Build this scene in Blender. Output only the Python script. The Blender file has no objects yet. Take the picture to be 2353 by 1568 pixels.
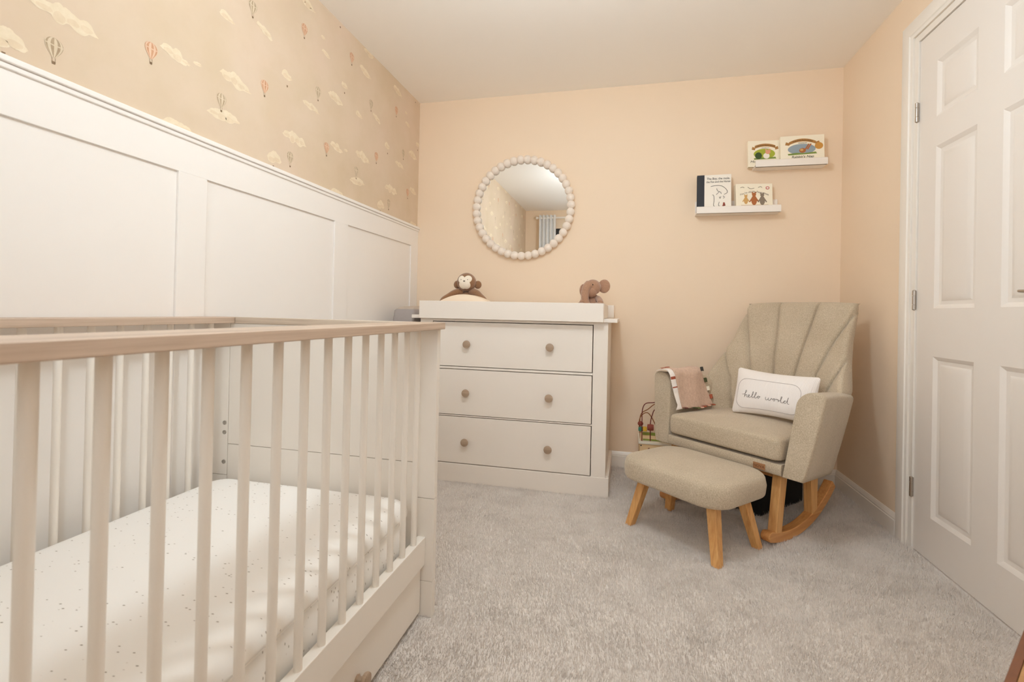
import bpy, bmesh, math, random
import numpy as np
from mathutils import Vector, Matrix
PI = math.pi
SC = bpy.context.scene
COL = SC.collection
rnd = random.Random(7)

# ------------------------------------------------------------------ materials
def lin(c):
    c = c / 255.0
    return c / 12.92 if c <= 0.04045 else ((c + 0.055) / 1.055) ** 2.4
def rgb(r, g, b):
    return (lin(r), lin(g), lin(b), 1.0)

class NT:
    """small helper round a material's node tree"""
    def __init__(s, name):
        s.m = bpy.data.materials.new(name); s.m.use_nodes = True
        s.n = s.m.node_tree.nodes; s.l = s.m.node_tree.links
        s.b = s.n['Principled BSDF']
    def add(s, t, **kw):
        n = s.n.new(t)
        for k, v in kw.items(): setattr(n, k, v)
        return n
    def coord(s, scale=(1, 1, 1), rot=(0, 0, 0), out='Object'):
        c = s.add('ShaderNodeTexCoord'); m = s.add('ShaderNodeMapping')
        m.inputs['Scale'].default_value = scale; m.inputs['Rotation'].default_value = rot
        s.l.new(c.outputs[out], m.inputs['Vector']); return m.outputs['Vector']
    def noise(s, vec, scale, detail=3, rough=.5, dist=0):
        n = s.add('ShaderNodeTexNoise'); s.l.new(vec, n.inputs['Vector'])
        n.inputs['Scale'].default_value = scale; n.inputs['Detail'].default_value = detail
        n.inputs['Roughness'].default_value = rough; n.inputs['Distortion'].default_value = dist
        return n.outputs['Fac']
    def ramp(s, fac, stops):
        r = s.add('ShaderNodeValToRGB'); s.l.new(fac, r.inputs['Fac'])
        e = r.color_ramp.elements
        while len(e) < len(stops): e.new(.5)
        for i, (p, c) in enumerate(stops):
            e[i].position = p; e[i].color = c
        return r.outputs['Color']
    def mix(s, fac, a, b, mode='MIX'):
        m = s.add('ShaderNodeMix', data_type='RGBA', blend_type=mode)
        for sock, v in ((m.inputs[0], fac), (m.inputs[6], a), (m.inputs[7], b)):
            if hasattr(v, 'links'): s.l.new(v, sock)
            else: sock.default_value = v
        return m.outputs[2]
    def bump(s, h, strength, dist):
        b = s.add('ShaderNodeBump'); s.l.new(h, b.inputs['Height'])
        b.inputs['Strength'].default_value = strength; b.inputs['Distance'].default_value = dist
        s.l.new(b.outputs['Normal'], s.b.inputs['Normal']); return b
    def base(s, c):
        if hasattr(c, 'links'): s.l.new(c, s.b.inputs['Base Color'])
        else: s.b.inputs['Base Color'].default_value = c

def plain(name, c, rough=.5, metal=0.0, spec=.5, var=0.0, scale=8.0, bump=0.0, bscale=200.0, sheen=0.0, coat=0.0):
    t = NT(name); t.b.inputs['Roughness'].default_value = rough
    t.b.inputs['Metallic'].default_value = metal; t.b.inputs['Specular IOR Level'].default_value = spec
    if sheen: t.b.inputs['Sheen Weight'].default_value = sheen
    if coat: t.b.inputs['Coat Weight'].default_value = coat
    v = t.coord()
    if var:
        f = t.noise(v, scale, 4)
        d = tuple(max(0, x * (1 - var)) for x in c[:3]) + (1,)
        u = tuple(min(1, x * (1 + var)) for x in c[:3]) + (1,)
        t.base(t.ramp(f, [(.3, d), (.7, u)]))
    else: t.base(c)
    if bump: t.bump(t.noise(v, bscale, 3), bump, .002)
    return t.m

def wood(name, c1, c2, c3, axis=0, scale=1.0, rough=.45):
    """long grain along one object axis"""
    t = NT(name); t.b.inputs['Roughness'].default_value = rough
    sc = [22 * scale] * 3; sc[axis] = 1.1 * scale
    v = t.coord(tuple(sc))
    f = t.noise(v, 1.6, 6, .6, .6)
    sc2 = [140 * scale] * 3; sc2[axis] = 3.0 * scale
    g = t.noise(t.coord(tuple(sc2)), 1.0, 3, .6)
    a = t.ramp(f, [(.3, c2), (.5, c1), (.72, c3)])
    a = t.mix(.35, a, t.ramp(g, [(.35, c2), (.65, c3)]))
    t.base(a); t.bump(g, .12, .001)
    return t.m

def fabric(name, c1, c2, c3, scale=420, bump=.5, sheen=.25, streak=.6, mid=.45):
    t = NT(name); t.b.inputs['Roughness'].default_value = .95; t.b.inputs['Specular IOR Level'].default_value = .15
    t.b.inputs['Sheen Weight'].default_value = sheen; t.b.inputs['Sheen Roughness'].default_value = .5
    v = t.coord()
    f = t.noise(v, scale, 4, .7); g = t.noise(t.coord((1, 1, streak)), scale * .55, 4, .65, .3); h = t.noise(v, 7, 2)
    a = t.ramp(f, [(.30, c2), (.5, c1), (.70, c3)])
    b = t.ramp(g, [(.30, c2), (.5, c1), (.70, c3)])
    m = t.mix(mid, a, b)
    m = t.mix(.10, m, t.ramp(h, [(.3, c2), (.7, c3)]))
    t.base(m); t.bump(f, bump, .0015)
    return t.m

MAT = {}
MAT['wall_paint'] = plain('peach_wall_paint', rgb(241, 221, 197), .75, spec=.2, var=.012, scale=1.2, bump=.05, bscale=300)
MAT['ceiling'] = plain('white_ceiling_paint', rgb(249, 246, 242), .85, spec=.15, bump=.06, bscale=180)
MAT['white_panel'] = plain('white_satin_panel_paint', rgb(244, 240, 236), .4, spec=.4, var=.008, scale=3)
MAT['white_trim'] = plain('white_gloss_trim', rgb(243, 238, 231), .3, spec=.5)
MAT['door_white'] = plain('white_door_paint', rgb(238, 232, 226), .36, spec=.5, bump=.03, bscale=90)
MAT['crib_paint'] = plain('warm_white_crib_paint', rgb(237, 231, 223), .4, spec=.4, var=.01, scale=5)
MAT['dresser_paint'] = plain('cashmere_dresser_paint', rgb(237, 229, 220), .45, spec=.4, var=.01, scale=4)
MAT['oak_rail'] = wood('limed_oak_rail', rgb(196, 174, 154), rgb(163, 138, 118), rgb(218, 198, 180), axis=1)
MAT['oak_rail_x'] = wood('limed_oak_end_rail', rgb(206, 190, 172), rgb(178, 158, 138), rgb(224, 210, 194), axis=0)
MAT['knob'] = wood('taupe_wood_knob', rgb(172, 148, 126), rgb(150, 126, 104), rgb(188, 166, 144), axis=0)
MAT['beech'] = wood('honey_beech_leg', rgb(222, 168, 104), rgb(196, 136, 76), rgb(236, 190, 128), axis=2)
MAT['beech_run'] = wood('honey_beech_runner', rgb(208, 148, 88), rgb(182, 118, 62), rgb(224, 168, 106), axis=1)
MAT['chair_fabric'] = fabric('oatmeal_tweed', rgb(194, 178, 154), rgb(144, 128, 106), rgb(233, 220, 200), scale=560)
MAT['seam'] = plain('dark_seam_thread', rgb(112, 94, 74), .9)
MAT['dark'] = plain('dark_recess', rgb(34, 28, 24), .9)
MAT['black_fabric'] = plain('black_box_fabric', rgb(20, 20, 21), .85, var=.2, scale=30)
MAT['chrome'] = plain('brushed_nickel', rgb(190, 182, 174), .28, metal=1.0)
MAT['screw'] = plain('steel_screw', rgb(180, 176, 170), .3, metal=1.0)
MAT['mirror'] = plain('mirror_glass', rgb(246, 247, 246), .01, metal=1.0)
MAT['bead'] = plain('putty_bead_paint', rgb(240, 229, 218), .6, bump=.05, bscale=120)
MAT['ledge'] = plain('white_ledge_paint', rgb(244, 238, 232), .4)
MAT['monkey'] = fabric('brown_plush', rgb(150, 110, 78), rgb(122, 86, 58), rgb(174, 132, 98), scale=420, bump=1.0, sheen=.5)
MAT['monkey_face'] = fabric('cream_plush', rgb(246, 236, 220), rgb(236, 224, 206), rgb(252, 244, 232), scale=260, bump=.5)
MAT['elephant'] = fabric('mocha_plush', rgb(180, 140, 114), rgb(148, 110, 88), rgb(204, 164, 138), scale=420, bump=1.0, sheen=.5)
MAT['black'] = plain('black_bead', rgb(22, 18, 16), .25)
MAT['pad'] = plain('white_wipe_clean_pad', rgb(239, 220, 197), .55)
MAT['grey_box'] = plain('grey_felt', rgb(164, 156, 153), .9, var=.04, scale=20, bump=.1)
MAT['grey_box_top'] = plain('warm_grey_felt', rgb(190, 176, 162), .9, var=.04, scale=20, bump=.1)
def ribbed(name, c1, c2):
    t = NT(name); t.b.inputs['Roughness'].default_value = .9; t.b.inputs['Specular IOR Level'].default_value = .15; t.b.inputs['Sheen Weight'].default_value = .2
    w = t.add('ShaderNodeTexWave', wave_type='BANDS', bands_direction='X'); t.l.new(t.coord((1, 1, 1), (0, 0, 0)), w.inputs['Vector'])
    w.inputs['Scale'].default_value = 62; w.inputs['Distortion'].default_value = 1.2; w.inputs['Detail'].default_value = 2; w.inputs['Detail Scale'].default_value = 3
    t.base(t.ramp(w.outputs['Fac'], [(.2, c2), (.6, c1)])); t.bump(w.outputs['Fac'], .35, .001); return t.m
MAT['pillow'] = ribbed('white_cotton_ribbed', rgb(247, 242, 240), rgb(241, 235, 232))
MAT['grey_thread'] = plain('grey_thread', rgb(184, 174, 172), .9)
MAT['dark_thread'] = plain('dark_grey_thread', rgb(112, 102, 96), .9)
MAT['tan_leather'] = plain('tan_leather', rgb(168, 122, 84), .6, var=.06, scale=60)
MAT['blanket'] = fabric('dusty_pink_minky', rgb(212, 182, 162), rgb(188, 156, 136), rgb(226, 200, 180), scale=130, bump=.9)
MAT['blanket_back'] = plain('white_print_cotton', rgb(246, 240, 236), .9)
for k, c in dict(rust=(168, 84, 58), maroon=(96, 48, 44), olive=(104, 108, 62), forest=(70, 74, 40), coral=(226, 178, 160), cream=(240, 232, 214),
                 ochre=(226, 178, 56), teal=(62, 134, 116), red_brown=(150, 72, 56), leaf=(140, 150, 62), pinewood=(238, 206, 158), wire_red=(116, 40, 32), wire_brown=(150, 92, 44),
                 navy=(48, 52, 60), paper=(246, 240, 230), board=(214, 196, 170), cream_cover=(250, 242, 222), ink=(58, 50, 46), banner=(176, 128, 70),
                 lime=(168, 178, 58), blue_oval=(150, 166, 178), grass=(126, 148, 70), dark_green=(58, 82, 42), gold=(206, 150, 70), pink_blob=(224, 160, 132),
                 brown_blob=(176, 106, 58), grey_blob=(140, 126, 110), sand_blob=(212, 168, 104), red_dot=(186, 60, 56), charcoal=(60, 56, 52)).items():
    MAT[k] = plain(k + '_colour', rgb(*c), .7)
MAT['curtain'] = plain('pale_grey_curtain', rgb(238, 238, 238), .9, bump=.1)
MAT['frame_dark'] = plain('anthracite_window_frame', rgb(48, 48, 50), .4)
MAT['oak_table'] = wood('oak_table_top', rgb(178, 130, 80), rgb(146, 100, 58), rgb(200, 154, 102), axis=0)
MAT['oak_edge'] = plain('dark_stained_edge', rgb(122, 74, 46), .5, var=.08, scale=30)

def wallpaper_mat():
    t = NT('beige_watercolour_wallpaper'); t.b.inputs['Roughness'].default_value = .8; t.b.inputs['Specular IOR Level'].default_value = .15
    v = t.coord()
    a = t.ramp(t.noise(v, 2.2, 4, .55), [(.3, rgb(215, 195, 168)), (.5, rgb(220, 201, 177)), (.7, rgb(223, 201, 181))])
    b = t.ramp(t.noise(v, 5.5, 4, .6), [(.35, rgb(213, 193, 165)), (.65, rgb(225, 206, 186))])
    t.base(t.mix(.4, a, b)); t.bump(t.noise(v, 260, 2), .05, .001)
    return t.m
MAT['wallpaper'] = wallpaper_mat()
def print_mat(name, c, v2):
    t = NT(name); t.b.inputs['Roughness'].default_value = .8; t.b.inputs['Specular IOR Level'].default_value = .15
    f = t.noise(t.coord(), 45, 4, .6)
    t.base(t.ramp(f, [(.3, rgb(*c)), (.7, rgb(*v2))])); return t.m
MAT['cloud'] = print_mat('printed_cloud_cream', (228, 212, 184), (238, 223, 199))
MAT['cloud_soft'] = print_mat('printed_cloud_soft', (222, 202, 174), (233, 215, 188))
MAT['bal_cream'] = print_mat('printed_balloon_cream', (214, 198, 172), (226, 210, 186))
MAT['bal_grey'] = print_mat('printed_balloon_taupe', (170, 148, 122), (194, 174, 146))
MAT['bal_pink'] = print_mat('printed_balloon_pink', (222, 188, 160), (230, 200, 174))
MAT['bal_rust'] = print_mat('printed_balloon_rust', (196, 146, 112), (212, 166, 134))
MAT['bal_basket'] = print_mat('printed_basket_brown', (120, 98, 76), (150, 126, 100))

def sheet_mat():
    """white jersey with scattered little grey flecks"""
    t = NT('flecked_fitted_sheet'); t.b.inputs['Roughness'].default_value = .9; t.b.inputs['Sheen Weight'].default_value = .2
    v = t.coord((1.0, 2.1, 1.0), (0, 0, .35))
    vo = t.add('ShaderNodeTexVoronoi'); t.l.new(v, vo.inputs['Vector']); vo.inputs['Scale'].default_value = 46; vo.inputs['Randomness'].default_value = .9
    c = t.ramp(vo.outputs['Distance'], [(0.09, rgb(168, 158, 150)), (0.16, rgb(250, 248, 245))])
    t.base(c); t.bump(t.noise(t.coord(), 500, 2), .1, .001)
    return t.m
MAT['sheet'] = sheet_mat()

def carpet_mat():
    t = NT('silver_beige_carpet_pile'); t.b.inputs['Roughness'].default_value = .95; t.b.inputs['Specular IOR Level'].default_value = .12
    t.b.inputs['Sheen Weight'].default_value = .3
    v = t.coord()
    f = t.noise(t.coord((1, 1.5, 1)), 7, 6, .68, .6); g = t.noise(v, 330, 3, .7)
    a = t.ramp(f, [(.34, rgb(220, 212, 205)), (.55, rgb(240, 233, 227))])
    a = t.mix(.45, a, t.ramp(g, [(.3, rgb(210, 201, 193)), (.7, rgb(249, 244, 239))]))
    t.base(a); t.bump(g, .6, .004)
    return t.m
MAT['carpet'] = carpet_mat()

# ------------------------------------------------------------------ mesh helpers
class MB:
    def __init__(s): s.v = []; s.f = []; s.m = []
    def addv(s, p): s.v.append(tuple(p)); return len(s.v) - 1
    def face(s, idx, m=0): s.f.append(tuple(idx)); s.m.append(m)
    def box(s, x0, x1, y0, y1, z0, z1, m=0):
        b = len(s.v)
        for z in (z0, z1):
            for y in (y0, y1):
                for x in (x0, x1): s.v.append((x, y, z))
        for f in ((0, 2, 3, 1), (4, 5, 7, 6), (0, 1, 5, 4), (1, 3, 7, 5), (3, 2, 6, 7), (2, 0, 4, 6)):
            s.face([b + i for i in f], m)
        return s
    def hexa(s, p, m=0):
        """eight points: bottom four counter-clockwise, then top four"""
        b = len(s.v); s.v += [tuple(q) for q in p]
        for f in ((3, 2, 1, 0), (4, 5, 6, 7), (0, 1, 5, 4), (1, 2, 6, 5), (2, 3, 7, 6), (3, 0, 4, 7)):
            s.face([b + i for i in f], m)
        return s
    def loft(s, rings, cap0=True, cap1=True, m=0, closed=True):
        b = len(s.v); n = len(rings[0])
        for r in rings: s.v += [tuple(p) for p in r]
        for i in range(len(rings) - 1):
            for j in range(n if closed else n - 1):
                k = (j + 1) % n
                s.face((b + i * n + j, b + i * n + k, b + (i + 1) * n + k, b + (i + 1) * n + j), m)
        if cap0: s.face([b + j for j in reversed(range(n))], m)
        if cap1: s.face([b + (len(rings) - 1) * n + j for j in range(n)], m)
        return s
    def lathe(s, prof, n=24, c=(0, 0, 0), axis='z', m=0, cap0=True, cap1=True):
        R = []
        for r, h in prof:
            ring = []
            for j in range(n):
                a = 2 * PI * j / n; x, y = r * math.cos(a), r * math.sin(a)
                q = {'z': (x, y, h), 'y': (x, h, -y), 'x': (h, x, y), '-y': (x, -h, y)}[axis]
                ring.append((c[0] + q[0], c[1] + q[1], c[2] + q[2]))
            R.append(ring)
        return s.loft(R, cap0, cap1, m)
    def sphere(s, c, r, n=20, k=12, m=0, rot=None):
        if not hasattr(r, '__len__'): r = (r, r, r)
        R = []
        for i in range(k + 1):
            ph = -PI / 2 + PI * i / k; ph = max(-PI / 2 + .02, min(PI / 2 - .02, ph))
            ring = []
            for j in range(n):
                a = 2 * PI * j / n
                q = Vector((r[0] * math.cos(ph) * math.cos(a), r[1] * math.cos(ph) * math.sin(a), r[2] * math.sin(ph)))
                if rot is not None: q = rot @ q
                ring.append((c[0] + q.x, c[1] + q.y, c[2] + q.z))
            R.append(ring)
        return s.loft(R, True, True, m)
    def tube(s, pts, r, n=8, m=0, closed=False):
        P = [Vector(p) for p in pts]; R = []; N = len(P)
        rr = r if hasattr(r, '__len__') else [r] * N
        up = None
        for i in range(N):
            if closed: t = P[(i + 1) % N] - P[i - 1]
            else: t = P[min(i + 1, N - 1)] - P[max(i - 1, 0)]
            if t.length < 1e-9: t = Vector((0, 0, 1))
            t.normalize()
            if up is None:
                up = t.orthogonal().normalized()
            up = (up - t * up.dot(t))
            if up.length < 1e-6: up = t.orthogonal()
            up.normalize(); sd = t.cross(up)
            R.append([tuple(P[i] + (up * math.cos(2 * PI * j / n) + sd * math.sin(2 * PI * j / n)) * rr[i]) for j in range(n)])
        if closed: R.append(R[0])
        return s.loft(R, not closed, not closed, m)
    def poly(s, pts, m=0):
        b = len(s.v); s.v += [tuple(p) for p in pts]; s.face(range(b, b + len(pts)), m); return s
    def prism(s, pts, off, m=0):
        off = Vector(off)
        return s.loft([[tuple(p) for p in pts], [tuple(Vector(p) + off) for p in pts]], True, True, m)

XF = {}
def mk(name, mb, mats, parent=None, bevel=0.0, seg=2, smooth=True, angle=40, subsurf=0, local=False):
    """one mesh object; coordinates are world ones unless local"""
    me = bpy.data.meshes.new(name)
    vs = mb.v
    M = XF.get(parent.name) if parent is not None else None
    if M is not None and not local:
        I = M.inverted(); vs = [tuple(I @ Vector(p)) for p in vs]
    me.from_pydata(vs, [], mb.f)
    if not isinstance(mats, (list, tuple)): mats = [mats]
    for m in mats: me.materials.append(MAT[m] if isinstance(m, str) else m)
    if len(mats) > 1: me.polygons.foreach_set('material_index', mb.m)
    bm = bmesh.new(); bm.from_mesh(me); bmesh.ops.recalc_face_normals(bm, faces=bm.faces); bm.to_mesh(me); bm.free()
    if smooth:
        me.polygons.foreach_set('use_smooth', [True] * len(me.polygons))
        me.set_sharp_from_angle(angle=math.radians(angle))
    o = bpy.data.objects.new(name, me); COL.objects.link(o)
    if parent is not None:
        o.parent = parent; XF[o.name] = M
    else: XF[o.name] = Matrix.Identity(4)
    if bevel:
        b = o.modifiers.new('bevel', 'BEVEL'); b.width = bevel; b.segments = seg; b.limit_method = 'ANGLE'
        b.angle_limit = math.radians(35); b.harden_normals = True
    if subsurf:
        b = o.modifiers.new('subsurf', 'SUBSURF'); b.levels = subsurf; b.render_levels = subsurf
    return o
def tag(o, label, cat, group=None):
    o['label'] = label; o['category'] = cat
    if group: o['group'] = group
    return o
def thing(name, label, cat, loc, rotz=0.0, group=None):
    o = bpy.data.objects.new(name, None); COL.objects.link(o); o.empty_display_size = .05
    o.location = loc; o.rotation_euler = (0, 0, rotz)
    XF[o.name] = Matrix.Translation(loc) @ Matrix.Rotation(rotz, 4, 'Z')
    return tag(o, label, cat, group)
def struct(name, mb, mats, **kw):
    o = mk(name, mb, mats, **kw)
    if o.parent is None: o['kind'] = 'structure'
    return o
def dup(o, dx=0, dy=0, dz=0):
    c = o.copy(); COL.objects.link(c); c.location = (o.location.x + dx, o.location.y + dy, o.location.z + dz)
    XF[c.name] = XF.get(o.name); return c
def text_mb(txt, size, extrude=.0004, shear=0.0):
    cu = bpy.data.curves.new('lettering', 'FONT'); cu.body = txt; cu.size = size; cu.extrude = extrude; cu.align_x = 'CENTER'; cu.align_y = 'CENTER'; cu.shear = shear
    cu.resolution_u = 4
    o = bpy.data.objects.new('lettering', cu); COL.objects.link(o)
    dg = bpy.context.evaluated_depsgraph_get(); me = bpy.data.meshes.new_from_object(o.evaluated_get(dg))
    mb = MB(); mb.v = [tuple(v.co) for v in me.vertices]; mb.f = [tuple(p.vertices) for p in me.polygons]; mb.m = [0] * len(mb.f)
    bpy.data.objects.remove(o); bpy.data.curves.remove(cu); bpy.data.meshes.remove(me)
    return mb
def place(mb, origin, ex, ey):
    ex = Vector(ex); ey = Vector(ey); ez = ex.cross(ey).normalized(); o = Vector(origin)
    mb.v = [tuple(o + ex * p[0] + ey * p[1] + ez * p[2]) for p in mb.v]; return mb
def merge(a, b, m=None):
    k = len(a.v); a.v += b.v
    for f, q in zip(b.f, b.m): a.f.append(tuple(i + k for i in f)); a.m.append(q if m is None else m)
    return a
def smooth_path(pts, n=8):
    """Catmull-Rom through the points"""
    P = [Vector(p) for p in pts]; out = []
    for i in range(len(P) - 1):
        a = P[max(i - 1, 0)]; b = P[i]; c = P[i + 1]; d = P[min(i + 2, len(P) - 1)]
        for k in range(n):
            t = k / n
            out.append(.5 * ((2 * b) + (c - a) * t + (2 * a - 5 * b + 4 * c - d) * t * t + (3 * b - a - 3 * c + d) * t ** 3))
    out.append(P[-1]); return out
def outline(a, b, r, n=8):
    """rounded rectangle, half sizes a, b, corner radius r"""
    pts = []
    for cx, cy, s in ((a - r, b - r, 0), (-a + r, b - r, 1), (-a + r, -b + r, 2), (a - r, -b + r, 3)):
        for i in range(n + 1):
            t = PI / 2 * (s + i / n); pts.append((cx + r * math.cos(t), cy + r * math.sin(t)))
    return pts
def slab(a, b, r, z0, z1, er, crown=0.0, n=8, ek=5, ebr=None, bulge=0.0, rings=8):
    """upholstered slab: rounded plan, rounded edges, crowned top; local coordinates"""
    mb = MB(); R = []; ebr = er if ebr is None else ebr
    O = outline(a, b, r, n)
    def ring(ins, z): return [(x * (a - ins) / a, y * (b - ins) / b, z) for x, y in O]
    R.append(ring(min(a, b) * .96, z0)); R.append(ring(min(a, b) * .5, z0))
    for i in range(ek + 1):
        t = PI / 2 * i / ek; R.append(ring(ebr * (1 - math.sin(t)), z0 + ebr * (1 - math.cos(t))))
    if bulge: R.append(ring(-bulge, (z0 + z1) / 2))
    for i in range(ek + 1):
        t = PI / 2 * i / ek; R.append(ring(er * (1 - math.cos(t)), z1 - er + er * math.sin(t)))
    for i in range(1, rings + 1):
        k = i / rings; ins = er + (min(a, b) * .97 - er) * k
        R.append([(x * (1 - k * .985) * (a - er) / a, y * (1 - k * .985) * (b - er) / b, z1 + crown * (1 - (1 - k) ** 2)) for x, y in O])
    return mb.loft(R)

# ------------------------------------------------------------------ the room
XL, XR, YB, YR, ZC = -1.3407, 1.1003, 2.9216, -0.51, 2.243
CAM = Vector((0, 0, .89586))
struct('floor', MB().box(XL - .1, XR + .1, YR - .1, YB + .1, -.08, -.001), 'carpet', smooth=False)
struct('ceiling', MB().box(XL - .1, XR + .1, YR - .1, YB + .1, ZC, ZC + .08), 'ceiling', smooth=False)
struct('wall_back', MB().box(XL - .1, XR + .1, YB, YB + .1, 0, ZC), 'wall_paint', smooth=False)
DY0, DY1, DZ = 1.452, 2.216, 1.992            # door opening on the right wall
struct('wall_right', MB().box(XR, XR + .1, DY1 + .03, YB, 0, ZC).box(XR, XR + .1, YR, DY0 - .03, 0, ZC).box(XR, XR + .1, DY0 - .03, DY1 + .03, DZ + .03, ZC), 'wall_paint', smooth=False)
WX0, WX1, WZ0, WZ1 = -.93, .42, .95, 2.0        # window in the wall behind the camera
struct('wall_rear', MB().box(XL - .1, WX0, YR - .1, YR, 0, ZC).box(WX1, XR + .1, YR - .1, YR, 0, ZC).box(WX0, WX1, YR - .1, YR, 0, WZ0).box(WX0, WX1, YR - .1, YR, WZ1, ZC), 'wall_paint', smooth=False)
# left wall: papered above, painted below, with the printed pattern as part of its surface
wl = MB().box(XL - .1, XL, YR, YB, 1.41, ZC, 0).box(XL - .1, XL, YR, YB, 0, 1.41, 1)
PER = .832
def inwall(y, z): return YR + .005 < y < YB - .004 and z < ZC - .002
def wp(y, z, off): return (XL + off, min(max(y, YR + .004), YB - .001), min(z, ZC - .001))
def blob(cy, cz, ry, rz, off, m, n=18, wob=0.0, seed=0):
    r_ = random.Random(seed); ph = [r_.random() * 6.28 for _ in range(3)]
    pts = []
    for j in range(n):
        a = 2 * PI * j / n; k = 1 + wob * (math.sin(3 * a + ph[0]) + .7 * math.sin(5 * a + ph[1]) + .4 * math.sin(8 * a + ph[2]))
        pts.append(wp(cy + ry * k * math.cos(a), cz + rz * k * math.sin(a), off))
    wl.poly(pts, m)
def cloud(cy, cz, w, h, tilt, seed):
    r_ = random.Random(seed); n = max(4, int(w / .016)); N = 44
    puffs = []
    for i in range(n):
        t = (i + .5) / n - .5; k = (1 - (2 * t) ** 2) ** .5
        puffs.append((t * w * .90, (r_.random() - .35) * h * .25, w / n * (.75 + .5 * r_.random()) + .004, h * (.05 + .50 * k * k) * (.7 + .6 * r_.random())))
    T, Bt = [], []
    for i in range(N + 1):
        y = (i / N - .5) * w; hi, lo = -9, 9
        for py, pz, a, c in puffs:
            q = (y - py) / a
            if abs(q) < 1: e = math.sqrt(1 - q * q); hi = max(hi, pz + c * e); lo = min(lo, pz - c * e * .6)
        if hi < -1: hi, lo = .0006, -.0006
        tp_ = min(1, (1 - abs(2 * i / N - 1)) * 5); jg = .0016 * (r_.random() - .5)
        hi, lo = hi * tp_ + jg, lo * tp_ - .0012 * r_.random()
        b = tilt * y / w
        T.append(wp(cy + y, cz + b + hi, .0004)); Bt.append(wp(cy + y, cz + b + lo, .0004))
    k0 = len(wl.v); wl.v += T + Bt
    for i in range(N): wl.face((k0 + i, k0 + i + 1, k0 + N + 2 + i, k0 + N + 1 + i), 2)
    for i, (py, pz, a, c) in enumerate(puffs):
        if i % 2: blob(cy + py, cz + tilt * py / w + pz - c * .12, a * .8, c * .42, .0006, 3, 12, .08, seed * 31 + i)
def balloon(cy, cz, kind, seed):
    w, h = .0195, .0245
    c0, c1 = ((4, 5) if kind == 'g' else (6, 7))
    top = cz + .006
    def edge(f, n=10):       # envelope half width at height fraction, 0 bottom .. 1 top
        return math.sin(min(1, (f * 1.0)) ** .62 * PI * .98) ** .8 if f < 1 else 0
    zb, zt = top - h * 1.0, top + h * .95
    K = 18; G = 8
    for g in range(G):
        u0 = -1 + 2 * g / G; u1 = -1 + 2 * (g + 1) / G
        f0, f1 = math.sin(u0 * PI / 2), math.sin(u1 * PI / 2)
        L, R = [], []
        for i in range(K + 1):
            f = i / K; z = zb + (zt - zb) * f; e = w * ((.20 + .80 * math.sin(PI / 2 * f / .64) ** 1.15) if f < .64 else math.sqrt(max(0, 1 - ((f - .64) / .36) ** 2)))
            L.append(wp(cy + f0 * e, z, .00075)); R.append(wp(cy + f1 * e, z, .00075))
        b = len(wl.v); wl.v += L + R
        for i in range(K): wl.face((b + i, b + K + 1 + i, b + K + 2 + i, b + i + 1), c1 if g % 2 == (0 if kind == 'p' else 1) else c0)
    # a band round the envelope
    zz = cz + .012
    wl.poly([wp(cy - w * .97, zz + .0012, .0009), wp(cy, zz - .0002, .0009), wp(cy + w * .97, zz + .0012, .0009), wp(cy + w * .97, zz - .0014, .0009), wp(cy, zz - .0030, .0009), wp(cy - w * .97, zz - .0014, .0009)], c0)
    for s in (-1, 1):        # ropes
        wl.poly([wp(cy + s * .0032, zb, .0008), wp(cy + s * .0040, zb, .0008), wp(cy + s * .0030, zb - .012, .0008), wp(cy + s * .0022, zb - .012, .0008)], 8)
    wl.poly([wp(cy - .0040, zb - .009, .0009), wp(cy + .0040, zb - .009, .0009), wp(cy + .0033, zb - .0155, .0009), wp(cy - .0033, zb - .0155, .0009)], 8)
BAL = [('g', .864, 1.497), ('g', 1.351, 1.581), ('p', 1.103, 1.617), ('p', 1.546, 1.717), ('g', 1.033, 1.838), ('g', 1.479, 1.974), ('p', .932, 2.057), ('p', 1.289, 2.123)]
WBAL = [(.769, 1.438), (1.668, 1.779), (1.233, 1.929), (1.186, 2.219)]
CLO = [(.888, 1.582, .15, .046, -.008), (1.178, 1.645, .10, .034, -.012), (1.364, 1.873, .06, .034, -.006), (1.539, 1.924, .085, .034, -.02), (1.41, 1.672, .14, .046, -.016),
       (1.664, 1.815, .06, .034, .0), (1.913, 2.034, .06, .028, -.01), (1.363, 1.536, .14, .038, .012), (1.818, 1.757, .11, .036, -.014), (1.996, 1.871, .12, .04, -.01), (1.232, 1.962, .05, .032, 0),
       (1.415, 2.115, .11, .042, -.016), (1.775, 2.178, .11, .038, -.012), (1.187, 1.434, .12, .038, 0), (1.447, 2.231, .10, .036, 0), (.774, 1.468, .08, .042, 0), (1.06, 2.10, .03, .014, 0), (1.255, 1.66, .03, .014, 0)]
for k in range(-3, 4):
    for i, (kd, y, z) in enumerate(BAL):
        if inwall(y + k * PER, z): balloon(y + k * PER, z, kd, i)
    for i, (y, z, w, h, tl) in enumerate(CLO):
        if inwall(y + k * PER - w * .3, z) and inwall(y + k * PER + w * .3, z): cloud(y + k * PER, z, w, h, tl, 100 + i)
    for y, z in WBAL:
        yy = y + k * PER
        if inwall(yy, z):
            wl.poly([wp(yy - .0038, z + .004, .0009), wp(yy + .0038, z + .004, .0009), wp(yy + .003, z - .004, .0009), wp(yy - .003, z - .004, .0009)], 8)
o = mk('wall_left', wl, ['wallpaper', 'white_panel', 'cloud', 'cloud_soft', 'bal_cream', 'bal_grey', 'bal_pink', 'bal_rust', 'bal_basket'], smooth=False); o['kind'] = 'structure'
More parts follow.
